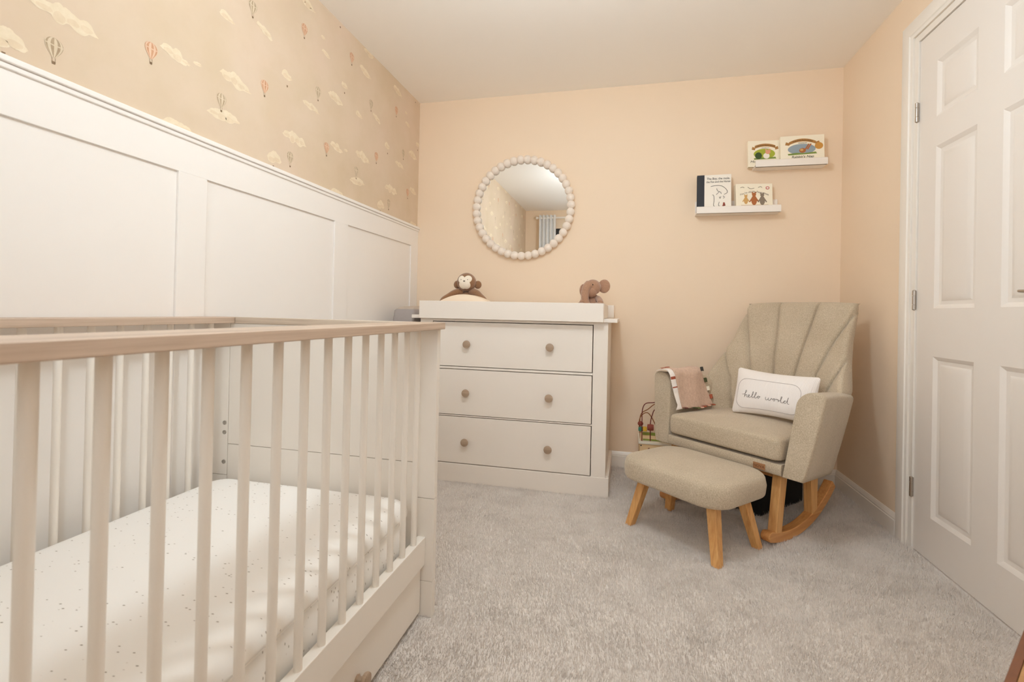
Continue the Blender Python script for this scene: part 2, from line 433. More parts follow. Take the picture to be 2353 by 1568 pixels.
# panelling on the left wall
PX = XL + .008
struct('trim_1', MB().box(XL, XL + .020, YR, YB, 1.417, 1.432).box(XL, XL + .014, YR, YB, 1.404, 1.417), 'white_panel', bevel=.003)
struct('trim_2', MB().box(XL, PX, YR, YB, 1.303, 1.405), 'white_panel', bevel=.0015)
n = 3
for y0, y1 in ((-.438, -.336), (.377, .479), (1.194, 1.297), (2.003, 2.112), (2.820, YB)):
    struct('trim_%d' % n, MB().box(XL, PX, y0, y1, .10, 1.304), 'white_panel', bevel=.0015); n += 1
struct('trim_%d' % n, MB().box(XL, PX, YR, YB, .085, .20), 'white_panel', bevel=.0015); n += 1
def skirting(name, p0, p1, nrm):
    """profiled board along p0-p1 on the wall, projecting along nrm"""
    prof = [(0, 0), (.015, 0), (.015, .068), (.012, .070), (.012, .076), (.0075, .086), (.003, .093), (0, .093)]
    a = Vector(p0); b = Vector(p1); nn = Vector(nrm)
    mb = MB().loft([[tuple(q + nn * x + Vector((0, 0, z))) for x, z in prof] for q in (a, b)])
    return struct(name, mb, 'white_trim', smooth=False)
skirting('baseboard_back', (XL, YB, 0), (XR, YB, 0), (0, -1, 0))
skirting('baseboard_right', (XR, DY1 + .105, 0), (XR, YB, 0), (-1, 0, 0))
skirting('baseboard_left', (XL, YR, 0), (XL, YB, 0), (1, 0, 0))
skirting('baseboard_rear', (XL, YR, 0), (XR, YR, 0), (0, 1, 0))
skirting('baseboard_front', (XR, YR, 0), (XR, DY0 - .105, 0), (-1, 0, 0))
# door lining, architrave
A0, A1 = DY0 - .03, DY1 + .03
def arch_piece(y0, y1, z0, z1): return MB().box(XR - .018, XR, y0, y1, z0, z1)
am = MB(); ZT = DZ + .03
prof = [(.002, 0), (.002, -.010), (.014, -.012), (.018, -.016), (.060, -.018), (.070, -.014), (.074, -.008), (.074, 0)]
am.loft([[(XR + x, A1 + k, 0) for k, x in prof], [(XR + x, A1 + k, ZT + k) for k, x in prof], [(XR + x, A0 - k, ZT + k) for k, x in prof], [(XR + x, A0 - k, 0) for k, x in prof]])
struct('trim_%d' % n, am, 'white_trim', smooth=True, angle=25); n += 1
lm = MB()
for y0, y1 in ((DY1 + .003, DY1 + .03), (DY0 - .03, DY0 - .003)): lm.box(XR - .004, XR + .1, y0, y1, 0, DZ + .03)
lm.box(XR - .004, XR + .1, DY0 - .003, DY1 + .003, DZ + .003, DZ + .03)
struct('trim_%d' % n, lm, 'white_trim', bevel=.001); n += 1
# six panel door, face flush with the lining
def door():
    X = XR + .002; mb = MB(); y0, y1, z0, z1 = DY0, DY1, .008, DZ
    cols = [(y0 + .107, y0 + .107 + .218), (y1 - .107 - .218, y1 - .107)]
    rows = [(.166, .764), (.942, 1.545), (1.655, 1.865)]
    ys = sorted({y0, y1, *[v for c in cols for v in c]}); zs = sorted({z0, z1, *[v for r in rows for v in r]})
    for i in range(len(ys) - 1):
        for j in range(len(zs) - 1):
            a, b, c, d = ys[i], ys[i + 1], zs[j], zs[j + 1]
            if any(abs(a - p) < 1e-6 for p, q in cols) and any(abs(c - p) < 1e-6 for p, q in rows):
                # moulded panel: ogee down, groove, raised field
                st = [(0, 0), (.006, .003), (.014, .0085), (.022, .010), (.027, .010), (.036, .006), (.046, .0035), (.050, .003)]
                R = [[(X + dx, a + k, c + k), (X + dx, b - k, c + k), (X + dx, b - k, d - k), (X + dx, a + k, d - k)] for k, dx in st]
                mb.loft(R, False, True)
            else: mb.poly([(X, a, c), (X, b, c), (X, b, d), (X, a, d)])
    mb.poly([(X + .04, y0, z0), (X + .04, y1, z0), (X + .04, y1, z1), (X + .04, y0, z1)])
    for a, b in (((y0, z0), (y1, z0)), ((y1, z0), (y1, z1)), ((y1, z1), (y0, z1)), ((y0, z1), (y0, z0))):
        mb.poly([(X, a[0], a[1]), (X, b[0], b[1]), (X + .04, b[0], b[1]), (X + .04, a[0], a[1])])
    return mb
door_o = struct('door_1', door(), 'door_white', angle=20)
def weld(o, d=.0002):
    bm = bmesh.new(); bm.from_mesh(o.data); bmesh.ops.remove_doubles(bm, verts=bm.verts, dist=d); bmesh.ops.recalc_face_normals(bm, faces=bm.faces); bm.to_mesh(o.data); bm.free()
    o.data.set_sharp_from_angle(angle=math.radians(20))
weld(door_o)
for z in (1.715, .976, .245):
    hb = MB(); yh = DY1 + .004
    hb.lathe([(.0028, -.040), (.0062, -.037), (.0062, -.019), (.0040, -.0188), (.0040, -.0165), (.0060, -.0163), (.0060, .0163), (.0040, .0165), (.0040, .0188), (.0062, .019), (.0062, .037), (.0028, .040)], 14, (XR - .006, yh, z))
    hb.box(XR - .003, XR + .001, yh - .002, yh + .016, z - .037, z + .037); 
    mk('hinge', hb, 'chrome', door_o)
hd = MB(); hy, hz = DY0 + .062, .985
hd.lathe([(.024, 0), (.026, .003), (.026, .006), (.022, .009), (.010, .010), (.009, .045), (.0085, .050)], 24, (XR + .002, hy, hz), 'x')
hd.v = [(2 * (XR + .002) - x, y, z) for x, y, z in hd.v]
lv = smooth_path([(XR - .047, hy - .006, hz), (XR - .050, hy + .02, hz - .002), (XR - .050, hy + .07, hz - .004), (XR - .047, hy + .118, hz - .001)], 6)
hd.tube(lv, [.009 - .005 * i / (len(lv) - 1) for i in range(len(lv))], 10)
mk('door_handle', hd, 'chrome', door_o)

# window in the wall behind the camera
wf = MB()
fy0, fy1 = YR - .075, YR - .02
for x0, x1, z0, z1 in ((WX0, WX0 + .05, WZ0, WZ1), (WX1 - .05, WX1, WZ0, WZ1), (WX0 + .05, WX1 - .05, WZ0, WZ0 + .05), (WX0 + .05, WX1 - .05, WZ1 - .05, WZ1), (-.29, -.23, WZ0 + .05, WZ1 - .05)):
    wf.box(x0, x1, fy0, fy1, z0, z1)
win = struct('window_1', wf, 'frame_dark', bevel=.004)
def glass_mat():
    t = NT('clear_glass'); n = t.n; n.remove(t.b)
    tr = t.add('ShaderNodeBsdfTransparent'); gl = t.add('ShaderNodeBsdfGlossy'); gl.inputs['Roughness'].default_value = .01
    fr = t.add('ShaderNodeFresnel'); fr.inputs['IOR'].default_value = 1.45; mx = t.add('ShaderNodeMixShader')
    t.l.new(fr.outputs[0], mx.inputs[0]); t.l.new(tr.outputs[0], mx.inputs[1]); t.l.new(gl.outputs[0], mx.inputs[2])
    t.l.new(mx.outputs[0], n['Material Output'].inputs['Surface']); return t.m
MAT['glass'] = glass_mat()
for x0, x1 in ((WX0 + .05, -.29), (-.23, WX1 - .05)):
    mk('pane', MB().box(x0, x1, YR - .050, YR - .044, WZ0 + .05, WZ1 - .05), 'glass', win, smooth=False)
struct('trim_%d' % n, MB().box(WX0 - .03, WX1 + .03, YR - .02, YR + .05, WZ0 - .025, WZ0), 'white_trim', bevel=.004); n += 1

# ------------------------------------------------------------------ curtains, pole, ceiling light (seen in the mirror / lighting the room)
pole = thing('curtain_pole', 'white curtain pole above the window, seen in the round mirror', 'curtain pole', (-.25, YR + .07, 2.13))
mk('rod', MB().tube([(-1.16, YR + .07, 2.13), (.68, YR + .07, 2.13)], .012, 12), 'white_trim', pole)
for x in (-1.17, .69): mk('finial', MB().sphere((x, YR + .07, 2.13), .02), 'white_trim', pole)
for x in (-.98, .55): mk('bracket', MB().box(x - .008, x + .008, YR, YR + .064, 2.112, 2.124), 'white_trim', pole)
def curtain(x0, x1, label):
    mb = MB(); N = 90; F = []; B = []
    rows = 6
    R = []
    for zi in range(rows + 1):
        z = .30 + (2.165 - .30) * zi / rows; ring = []
        for i in range(N + 1):
            t = i / N; y = YR + .075 + .032 * math.sin(t * 2 * PI * 4.5 + .4)
            ring.append((x0 + (x1 - x0) * t, y, z))
        for i in reversed(range(N + 1)):
            t = i / N; y = YR + .078 + .032 * math.sin(t * 2 * PI * 4.5 + .4)
            ring.append((x0 + (x1 - x0) * t + .0005, y + .001, z))
        R.append(ring)
    return tag(mk('curtain', mb.loft(R), 'curtain', angle=70), label, 'curtain', 'curtains at the window')
curtain(-1.14, -.92, 'pale grey eyelet curtain reflected in the round mirror, wallpaper side of the window')
curtain(.40, .62, 'pale grey eyelet curtain on the door side of the window')

LAMP_W = 48.0
LX, LY, LZ = -.17, 1.20, 1.98
lamp = thing('pendant_light', 'round opal pendant light hanging from the middle of the ceiling', 'pendant light', (LX, LY, LZ))
mk('ceiling_rose', MB().lathe([(.001, 0), (.045, .002), (.050, .018), (.050, .024), (.001, .024)], 32, (LX, LY, ZC - .0245)), 'white_trim', lamp)
mk('cable', MB().tube([(LX, LY, LZ + .095), (LX, LY, ZC - .022)], .003, 8), 'white_trim', lamp)
def emit(name, c, s):
    t = NT(name); t.b.inputs['Emission Color'].default_value = c; t.b.inputs['Emission Strength'].default_value = s; t.base(c); return t.m
MAT['opal'] = emit('lit_opal_glass', (.84, .945, 1.0, 1), LAMP_W)
mk('lamp_shade', MB().sphere((LX, LY, LZ), .10, 32, 20), 'opal', lamp, angle=180)

# ------------------------------------------------------------------ carpet pile
def carpet():
    rg = np.random.default_rng(5); N = 520000
    x = rg.uniform(XL + .02, XR - .005, N); y = rg.uniform(.25, YB - .018, N)
    def field(px, py, s, seed):
        r2 = np.random.default_rng(seed); v = np.zeros_like(px)
        for k in range(6):
            a = r2.uniform(0, 6.28, 3); f = s * (1.55 ** k)
            v += np.sin(px * f * math.cos(a[0]) + py * f * math.sin(a[0]) + a[1] + 1.7 * np.sin(py * f * .7 + a[2])) / (1.25 ** k)
        return v
    lean = field(x, y, 3.0, 1); dirn = field(x, y, 2.2, 2) * .9 + 1.2
    h = .0085 * (1 + .30 * rg.standard_normal(N)); h = np.clip(h, .004, .014)
    amp = (.0040 + .0026 * np.tanh(lean)) + .002 * rg.standard_normal(N)
    az = dirn + .9 * rg.standard_normal(N)
    # unbrushed pile by the walls and round the furniture stands up in tangled patches
    edge = np.clip((x - .50) / .35, 0, 1) * np.clip((y - 1.55) / .35, 0, 1) + np.clip((y - 2.25) / .3, 0, 1) * np.clip((x + .25) / .15, 0, 1)
    m = np.clip(np.clip(edge, 0, 1) * (.75 + .45 * field(x, y, 9.0, 3)) , 0, 1) + .35 * np.clip(field(x, y, 6.0, 4) - 1.1, 0, 1)
    m = np.clip(m, 0, 1)
    h = h * (1 + 1.1 * m); az = az + m * 2.2 * rg.standard_normal(N); amp = amp * (1 + .8 * m)
    keep = rg.uniform(0, 1, N) > .45 * m
    x, y, h, az, amp = x[keep], y[keep], h[keep], az[keep], amp[keep]; N = len(x)
    tx, ty = np.cos(az) * amp, np.sin(az) * amp
    w = .0012 * (1 + .3 * rg.standard_normal(N)); wa = rg.uniform(0, 6.28, N)
    V = np.zeros((N, 3, 3))
    V[:, 0] = np.stack([x - np.cos(wa) * w, y - np.sin(wa) * w, np.full(N, -.002)], 1)
    V[:, 1] = np.stack([x + np.cos(wa) * w, y + np.sin(wa) * w, np.full(N, -.002)], 1)
    V[:, 2] = np.stack([x + tx, y + ty, h], 1)
    V[:, 2, 0] = np.clip(V[:, 2, 0], XL + .01, XR - .002); V[:, 2, 1] = np.minimum(V[:, 2, 1], YB - .016)
    me = bpy.data.meshes.new('carpet_pile')
    me.vertices.add(N * 3); me.vertices.foreach_set('co', V.ravel())
    me.loops.add(N * 3); me.loops.foreach_set('vertex_index', np.arange(N * 3, dtype=np.int32))
    me.polygons.add(N); me.polygons.foreach_set('loop_start', np.arange(0, N * 3, 3, dtype=np.int32))
    me.update(calc_edges=True); me.validate()
    me.materials.append(MAT['carpet'])
    o = bpy.data.objects.new('carpet_pile', me); COL.objects.link(o); o['kind'] = 'stuff'
    tag(o, 'silver beige deep pile carpet covering the whole floor', 'carpet')
carpet()

# ------------------------------------------------------------------ the crib
crib = thing('crib', 'warm white crib with limed oak top rails along the panelled wall', 'crib', (-.93, .67, 0))
CX0, CX1, CY0, CY1 = -1.327, -.538, -.010, 1.352     # posts
RZ0, RZ1 = .8406, .8604
mk('top_rail', MB().box(-.627, -.525, CY0 - .004, CY1 + .004, RZ0, RZ1), 'oak_rail', crib, bevel=.002)
mk('top_rail', MB().box(-1.3305, -1.238, CY0 - .004, CY1 + .004, RZ0, RZ1), 'oak_rail', crib, bevel=.002)
for y0, y1 in ((CY1 - .030, CY1 + .004), (CY0 - .004, CY0 + .030)):
    mk('top_rail', MB().box(-1.2372, -.6278, y0, y1, RZ0, RZ1), 'oak_rail_x', crib, bevel=.0015)
for y0, y1 in ((CY1 - .022, CY1), (CY0, CY0 + .022)):
    far = y0 > 0.5
    ep = MB(); yi0, yi1 = (y0 + .0015, y1) if far else (y0, y1 - .0015)
    ep.box(-1.262, -.602, yi0, yi1, .447, RZ0 - .0005).box(-1.262, -.602, yi0, yi1, .17, .4455)
    mk('end_panel', ep, 'crib_paint', crib, bevel=.0008)
    for x0, x1 in ((CX0, -1.2635), (-.6005, CX1)):
        pb = MB().box(x0, x1, y0, y1, .345, RZ0 - .0005).box(x0, x1, y0, y1, .104, .3438).box(x0, x1, y0, y1, .0, .1028)
        post = mk('corner_post', pb, 'crib_paint', crib, bevel=.0012)
        if far and x0 < -1:
            for z in (.514, .483, .387):
                sm = MB().lathe([(.0032, .0004), (.0060, .0014), (.0060, .0022), (.0068, .0022), (.0068, -.0004), (.0, -.0004)], 16, (-1.274, y0, z), '-y', cap0=True)
                mk('screw', sm, 'screw', post)
for xb, x0, x1 in ((-.574, -.587, -.5625), (-1.280, -1.2925, -1.268)):
    mk('lower_rail', MB().box(x0, x1, CY0 + .0225, CY1 - .0225, .1515, .2327), 'crib_paint', crib, bevel=.0015)
    bar = None
    for k in range(-4, 14):
        y = .3564 + .0705 * k
        if bar is None:
            bm_ = MB().lathe([(.0080, .228), (.0080, RZ0 + .004)], 18, (xb, y, 0)); bar = mk('bar', bm_, 'crib_paint', crib); y_first = y
        else: dup(bar, 0, y - y_first, 0)
mk('bed_base', MB().box(-1.266, -.589, .02, 1.322, .165, .185), 'crib_paint', crib, bevel=.002)
dr = mk('drawer', MB().box(-.596, -.574, .02, 1.326, .014, .146).box(-1.25, -.597, .05, 1.30, .02, .13), 'crib_paint', crib, bevel=.0015)
for y in (.985, .36):
    kb = MB().lathe([(.010, 0), (.011, .003), (.0075, .006), (.0075, .014), (.017, .018), (.0185, .022), (.0175, .027), (.010, .029), (.001, .0295)], 24, (-.574, y, .066), 'x')
    mk('knob', kb, 'knob', dr)
# mattress
mat = thing('mattress', 'small white mattress in a grey flecked fitted sheet lying in the crib', 'mattress', (-.9315, .660, .1855))
a, b = .3350, .652
O_ = outline(a, b, .045, 6)
def mring(ins, z): return [(x * (a - ins) / a, y * (b - ins) / b, z) for x, y in O_]
body = MB().loft([mring(.30, 0), mring(.02, 0), mring(.010, .006), mring(.008, .03), mring(.006, .06), mring(.008, .095), mring(.009, .116), mring(.005, .1195), mring(.0005, .124), mring(0, .130), mring(.0015, .140), mring(.006, .151), mring(.014, .160), mring(.026, .1665), mring(.045, .170), mring(.10, .172), mring(.2, .1735), mring(.33, .174)])
ms = mk('fitted_sheet', body, 'sheet', mat, local=True, angle=60)
pip = MB().tube([(x * .986, y * .993, .118) for x, y in outline(a, b, .045, 6)], .0016, 6, closed=True)
mk('piping', pip, 'sheet', mat, local=True)

# ------------------------------------------------------------------ dresser
D = thing('dresser', 'cashmere painted chest of drawers with round taupe knobs by the back wall', 'dresser', (-.583, 2.65, 0))
DX0, DX1, DYF, DYB = -1.075, -.090, 2.410, 2.900
cb = MB()
cb.box(DX0, DX0 + .0705, DYF, DYF + .022, .096, .853).box(DX1 - .0705, DX1, DYF, DYF + .022, .096, .853)
for z0, z1 in ((.841, .853), (.592, .603), (.345, .350)): cb.box(DX0 + .0705, DX1 - .0705, DYF, DYF + .022, z0, z1)
cb.box(DX0, DX0 + .018, DYF + .022, DYB, .05, .853).box(DX1 - .018, DX1, DYF + .022, DYB, .05, .853).box(DX0 + .018, DX1 - .018, DYB - .01, DYB, .05, .853)
mk('carcass', cb, 'dresser_paint', D, bevel=.0015)
mk('plinth', MB().box(DX0 - .014, DX1 + .016, DYF - .002, DYF + .02, 0, .097).box(DX1 - .002, DX1 + .016, DYF + .02, DYB, 0, .100).box(DX0 - .014, DX0 + .002, DYF + .02, DYB, 0, .100), 'dresser_paint', D, bevel=.002)
mk('worktop', MB().box(-1.120, -.046, 2.393, DYB + .002, .8535, .872), 'dresser_paint', D, bevel=.0025)
for z0, z1, kz in ((.6065, .8375, .723), (.3535, .5885, .470), (.1015, .3415, .215)):
    dw = mk('drawer', MB().box(-1.0005, -.1645, DYF + .0005, DYF + .020, z0, z1).box(-.98, -.185, DYF + .020, 2.86, z0 + .02, z1 - .04), 'dresser_paint', D, bevel=.0012)
    for kx in (-.808, -.373):
        kb = MB().lathe([(.011, 0), (.0115, .003), (.0085, .007), (.0085, .013), (.018, .017), (.0205, .021), (.0195, .026), (.012, .0285), (.001, .029)], 28, (kx, DYF + .0005, kz), '-y')
        mk('knob', kb, 'knob', dw)
T = thing('changing_tray', 'cashmere painted changing tray surround sitting on top of the dresser', 'changing tray', (-.583, 2.6, .8725))
mk('front_board', MB().box(-1.066, -.112, 2.368, 2.390, .8545, .9465), 'dresser_paint', T, bevel=.002)
for x0, x1 in ((-1.058, -1.040), (-.128, -.110)): mk('side_board', MB().box(x0, x1, 2.391, 2.862, .8728, .945), 'dresser_paint', T, bevel=.002)
mk('back_board', MB().box(-1.100, -.076, 2.863, 2.884, .8728, .947), 'dresser_paint', T, bevel=.003)
# changing mat with a humped end
pm = MB(); NX, NY = 40, 14; x0, x1, y0, y1 = -1.034, -.42, 2.40, 2.53
top = []; cx = -.842
for j in range(NY + 1):
    for i in range(NX + 1):
        u = i / NX; v = j / NY; x = x0 + (x1 - x0) * u; y = y0 + (y1 - y0) * v
        z = max(.916, .984 - 2.1 * (x - cx) ** 2)
        e = min(1, min(u, 1 - u) * 14, min(v, 1 - v) * 5); z = .874 + (z - .874) * (1 - (1 - e) ** 2.4) ** .8
        top.append((x, y, z))
b0 = len(pm.v); pm.v += top; b1 = len(pm.v); pm.v += [(x, y, .8735) for x, y, z in top]
for j in range(NY):
    for i in range(NX):
        q = (j * (NX + 1) + i, j * (NX + 1) + i + 1, (j + 1) * (NX + 1) + i + 1, (j + 1) * (NX + 1) + i)
        pm.face([b0 + k for k in q]); pm.face([b1 + k for k in reversed(q)])
edge = [i for i in range(NX + 1)] + [(j + 1) * (NX + 1) + NX for j in range(NY)] + [NY * (NX + 1) + i for i in reversed(range(NX))] + [j * (NX + 1) for j in reversed(range(1, NY))]
for k in range(len(edge)):
    p, q = edge[k], edge[(k + 1) % len(edge)]; pm.face((b0 + p, b1 + p, b1 + q, b0 + q))
tag(mk('changing_mat', pm, 'pad', angle=60), 'white padded changing mat with a humped end in front of the monkey', 'changing mat')

# plush monkey
mk_ = thing('plush_monkey', 'brown plush monkey with cream face and round ears sitting on the dresser', 'soft toy', (-.885, 2.62, .873))
mx, my = -.886, 2.60
MBm = MB().sphere((mx, my + .028, .944), (.070, .054, .069), 24, 16)
mk('body', MBm, 'monkey', mk_, angle=180)
mk('head', MB().sphere((mx, my, 1.058), (.055, .048, .053), 28, 18), 'monkey', mk_, angle=180)
fb = MB(); HC, HR = (mx, my, 1.058), (.055, .048, .053)
circ = [(-.0175, .0145, .0205), (.0205, .0155, .0205), (-.006, -.016, .0245), (.010, -.016, .0245), (.002, -.004, .024)]
def onhead(x, z, k=1.035):
    q = 1 - (x / HR[0]) ** 2 - (z / HR[2]) ** 2
    return (HC[0] + x, HC[1] - HR[1] * k * math.sqrt(max(.02, q)), HC[2] + z)
rings = []
for fr_ in (.02, .3, .55, .75, .88, .96, 1.0):
    ring = []
    for j in range(72):
        t_ = 2 * PI * j / 72; best = .01
        for cx_, cz_, rr_ in circ:
            dx_, dz_ = cx_ - .002, cz_ + .004; pr_ = dx_ * math.cos(t_) + dz_ * math.sin(t_); dd_ = rr_ ** 2 - (dx_ ** 2 + dz_ ** 2 - pr_ ** 2)
            if dd_ > 0: best = max(best, pr_ + math.sqrt(dd_))
        ring.append(onhead(.002 + best * fr_ * math.cos(t_), -.004 + best * fr_ * math.sin(t_), 1.06 if fr_ < .9 else (1.045 if fr_ < .99 else .99)))
    rings.append(ring)
fb.loft(rings, True, False)
face = mk('face', fb, 'monkey_face', mk_, angle=180)
for ex_ in (-.0165, .0205): mk('eye', MB().sphere(onhead(ex_, .012, 1.065), .0022, 10, 8), 'black', face)
mk('nose', MB().sphere(onhead(.003, .0035, 1.07), (.0062, .003, .0030), 12, 8), 'black', face)
for s in (-1, 1):
    mk('ear', MB().sphere((mx + s * .061 + .002, my + .012, 1.045), (.022, .012, .023), 20, 12), 'monkey', mk_, angle=180)
    ap = smooth_path([(mx + s * .030, my + .01, 1.004), (mx + s * .062, my - .012, .994), (mx + s * .092, my - .030, .974), (mx + s * .118, my - .044, .955), (mx + s * .130, my - .050, .930)], 6)
    mk('arm', MB().tube(ap, [.0245 - .009 * i / (len(ap) - 1) for i in range(len(ap))], 14), 'monkey', mk_, angle=180)
    lp = smooth_path([(mx + s * .035, my - .004, .905), (mx + s * .06, my - .035, .896), (mx + s * .075, my - .062, .894)], 5)
    mk('leg', MB().tube(lp, .020, 12), 'monkey', mk_, angle=180)
# plush elephant
el = thing('plush_elephant', 'mocha plush elephant with a floppy ear sitting at the end of the dresser', 'soft toy', (-.18, 2.6, .873))
ex, ey = -.183, 2.60
mk('body', MB().sphere((ex + .004, ey + .02, .938), (.050, .050, .062), 24, 16), 'elephant', el, angle=180)
hb = MB().sphere((ex + .002, ey - .006, 1.036), (.043, .040, .041), 26, 16).sphere((ex - .008, ey - .022, 1.012), (.034, .030, .032), 22, 14)
head = mk('head', hb, 'elephant', el, angle=180)
tp = smooth_path([(ex - .014, ey - .036, 1.050), (ex - .027, ey - .046, 1.034), (ex - .034, ey - .053, 1.008), (ex - .034, ey - .058, .980), (ex - .029, ey - .060, .955), (ex - .018, ey - .060, .938)], 6)
mk('trunk', MB().tube(tp, [.0235 - .006 * i / (len(tp) - 1) for i in range(len(tp))], 16), 'elephant', el, angle=180)
mk('ear', MB().sphere((ex + .060, ey + .004, 1.042), (.034, .011, .036), 26, 14, rot=Matrix.Rotation(-.35, 3, 'Z')), 'elephant', el, angle=180)
mk('ear', MB().sphere((ex - .050, ey + .024, 1.020), (.028, .010, .034), 22, 12, rot=Matrix.Rotation(.9, 3, 'Z')), 'elephant', el, angle=180)
mk('eye', MB().sphere((ex + .004, ey - .045, 1.047), .0035, 10, 8), 'black', el)
for s, dx in ((-1, -.024), (1, .004)):
    lp = smooth_path([(ex + s * .030, ey - .005, .925), (ex + s * .036, ey - .045, .932), (ex + s * .038 + dx, ey - .085, .925)], 5)
    mk('leg', MB().tube(lp, [.024, .024, .025, .025, .026, .027, .027, .027, .027, .027, .022], 14), 'elephant', el, angle=180)
    lp = smooth_path([(ex + s * .030, ey - .01, .975), (ex + s * .042, ey - .045, .962), (ex + s * .046, ey - .07, .950)], 5)
    mk('arm', MB().tube(lp, .0165, 12), 'elephant', el, angle=180)

# grey felt hamper in the gap left of the dresser
hp = thing('laundry_hamper', 'tall grey felt hamper in the gap between wallpapered wall and dresser', 'hamper', (-1.20, 2.56, 0))
def hring(z, k): 
    x0, x1, y0, y1 = -1.262 + k, -1.130 - k * .6, 2.440 + k, 2.74 - k
    r = .018; c = ((x0 + x1) / 2, (y0 + y1) / 2)
    return [(c[0] + x, c[1] + y, z) for x, y in outline((x1 - x0) / 2, (y1 - y0) / 2, r, 5)]
hm = MB().loft([hring(.0, .014), hring(.02, .010), hring(.5, .006), hring(.84, .002), hring(.893, .008), hring(.900, .016)], True, False)
mk('hamper_body', hm, 'grey_box', hp, angle=50)
lr = [hring(.900, .016), hring(.906, .022)]
lidm = MB().loft(lr + [[(-1.196 + (x + 1.196) * .6, 2.59 + (y - 2.59) * .6, .915 + .02 * max(0, (y - 2.5))) for x, y, z in hring(.9, .02)]], False, True)
mk('lid', lidm, 'grey_box_top', hp, angle=60)

# ------------------------------------------------------------------ bobbin mirror
MX, MZ = -.637, 1.5365
mir = thing('round_mirror', 'round wall mirror in a putty coloured bobbin bead frame', 'mirror', (MX, YB, MZ))
mk('backing', MB().lathe([(.001, .001), (.290, .001), (.290, .012), (.001, .012)], 64, (MX, YB, MZ), '-y'), 'bead', mir)
mk('mirror_glass', MB().lathe([(.001, .0125), (.286, .0125), (.286, .015), (.001, .0155)], 96, (MX, YB, MZ), '-y'), 'mirror', mir, angle=10)
NB = 43; bead = None
for i in range(NB):
    a = 2 * PI * i / NB + .03
    x, z = .2965 * math.cos(a), .2965 * math.sin(a)
    if bead is None:
        bead = mk('bead', MB().sphere((0, 0, 0), .0252, 22, 14), 'bead', mir, angle=180, local=True); bead.location = (x, -.024, z)
    else:
        c = bead.copy(); COL.objects.link(c); c.location = (x, -.024, z)

# ------------------------------------------------------------------ picture ledges and books
def ledge(x0, x1, z, label):
    L = thing('picture_ledge', label, 'shelf', ((x0 + x1) / 2, YB, z), group='white picture ledges on the back wall')
    mk('shelf_board', MB().box(x0, x1, YB - .080, YB - .0005, z, z + .012), 'ledge', L, bevel=.0015)
    fr = [(YB - .082, z), (YB - .082, z + .028), (YB - .080, z + .035), (YB - .076, z + .038), (YB - .072, z + .035), (YB - .070, z + .028), (YB - .070, z)]
    mk('front_lip', MB().loft([[(x, y, zz) for y, zz in fr] for x in (x0, x1)]), 'ledge', L, angle=30)
    bk = [(YB - .012, z + .012), (YB - .012, z + .070), (YB - .010, z + .078), (YB - .006, z + .082), (YB - .0005, z + .082), (YB - .0005, z + .012)]
    mk('back_lip', MB().loft([[(x, y, zz) for y, zz in bk] for x in (x0, x1)]), 'ledge', L, angle=30)
    return L
ledge(.362, .786, 1.4625, 'lower white picture ledge holding two books on the back wall')
ledge(.657, 1.004, 1.7060, 'upper white picture ledge nearest the room corner')
def book(name, label, x0, x1, zb, zt, yf, t, yaw, cover, lean=.10, pages='board'):
    """a book standing on a ledge; local x along its cover, y back, z up"""
    w, h = x1 - x0, zt - zb
    B = thing(name, label, 'book', ((x0 + x1) / 2, yf, zb), yaw)
    XF[B.name] = Matrix.Translation(((x0 + x1) / 2, yf, zb)) @ Matrix.Rotation(yaw, 4, 'Z') @ Matrix.Rotation(-lean, 4, 'X')
    B.rotation_euler = (-lean, 0, yaw)
    mk('cover', MB().box(-w / 2, w / 2, 0, .003, 0, h).box(-w / 2, w / 2, t - .003, t, 0, h), cover, B, bevel=.001, local=True)
    mk('spine', MB().box(-w / 2 - .002, -w / 2, 0, t, 0, h), cover if cover != 'paper' else 'navy', B, bevel=.0005, local=True)
    mk('page_block', MB().box(-w / 2 + .002, w / 2 - .004, .0032, t - .0032, .003, h - .003), pages, B, local=True)
    return B, w, h
def flat(B, name, m, pts, y=-.0005):
    """printed shape on the front cover: points in cover coordinates"""
    mb = MB().prism([(x, y, z) for x, z in pts], (0, .0005, 0)); return mk(name, mb, m, B, local=True, smooth=False)
def ell(cx, cz, rx, rz, n=28, a0=0, a1=2 * PI): return [(cx + rx * math.cos(a0 + (a1 - a0) * i / n), cz + rz * math.sin(a0 + (a1 - a0) * i / n)) for i in range(n)]
def title(B, name, txt, size, x, z, m='ink', shear=.15, sx=1.0, arc=0.0, bold=0):
    mb = text_mb(txt, size, .0003, shear)
    mb.v = [(x + p[0] * sx, -.0008 - p[2], z + p[1] - arc * (p[0] ** 2)) for p in mb.v]
    return mk(name, mb, m, B, local=True, smooth=False)
def strokes(B, name, m, paths, r):
    mb = MB()
    for p in paths: mb.tube([(x, -.0006, z) for x, z in smooth_path2(p)], r, 6)
    return mk(name, mb, m, B, local=True)
def smooth_path2(p): return [(q.x, q.y) for q in smooth_path([(x, z, 0) for x, z in p], 5)]
YF = YB - .066
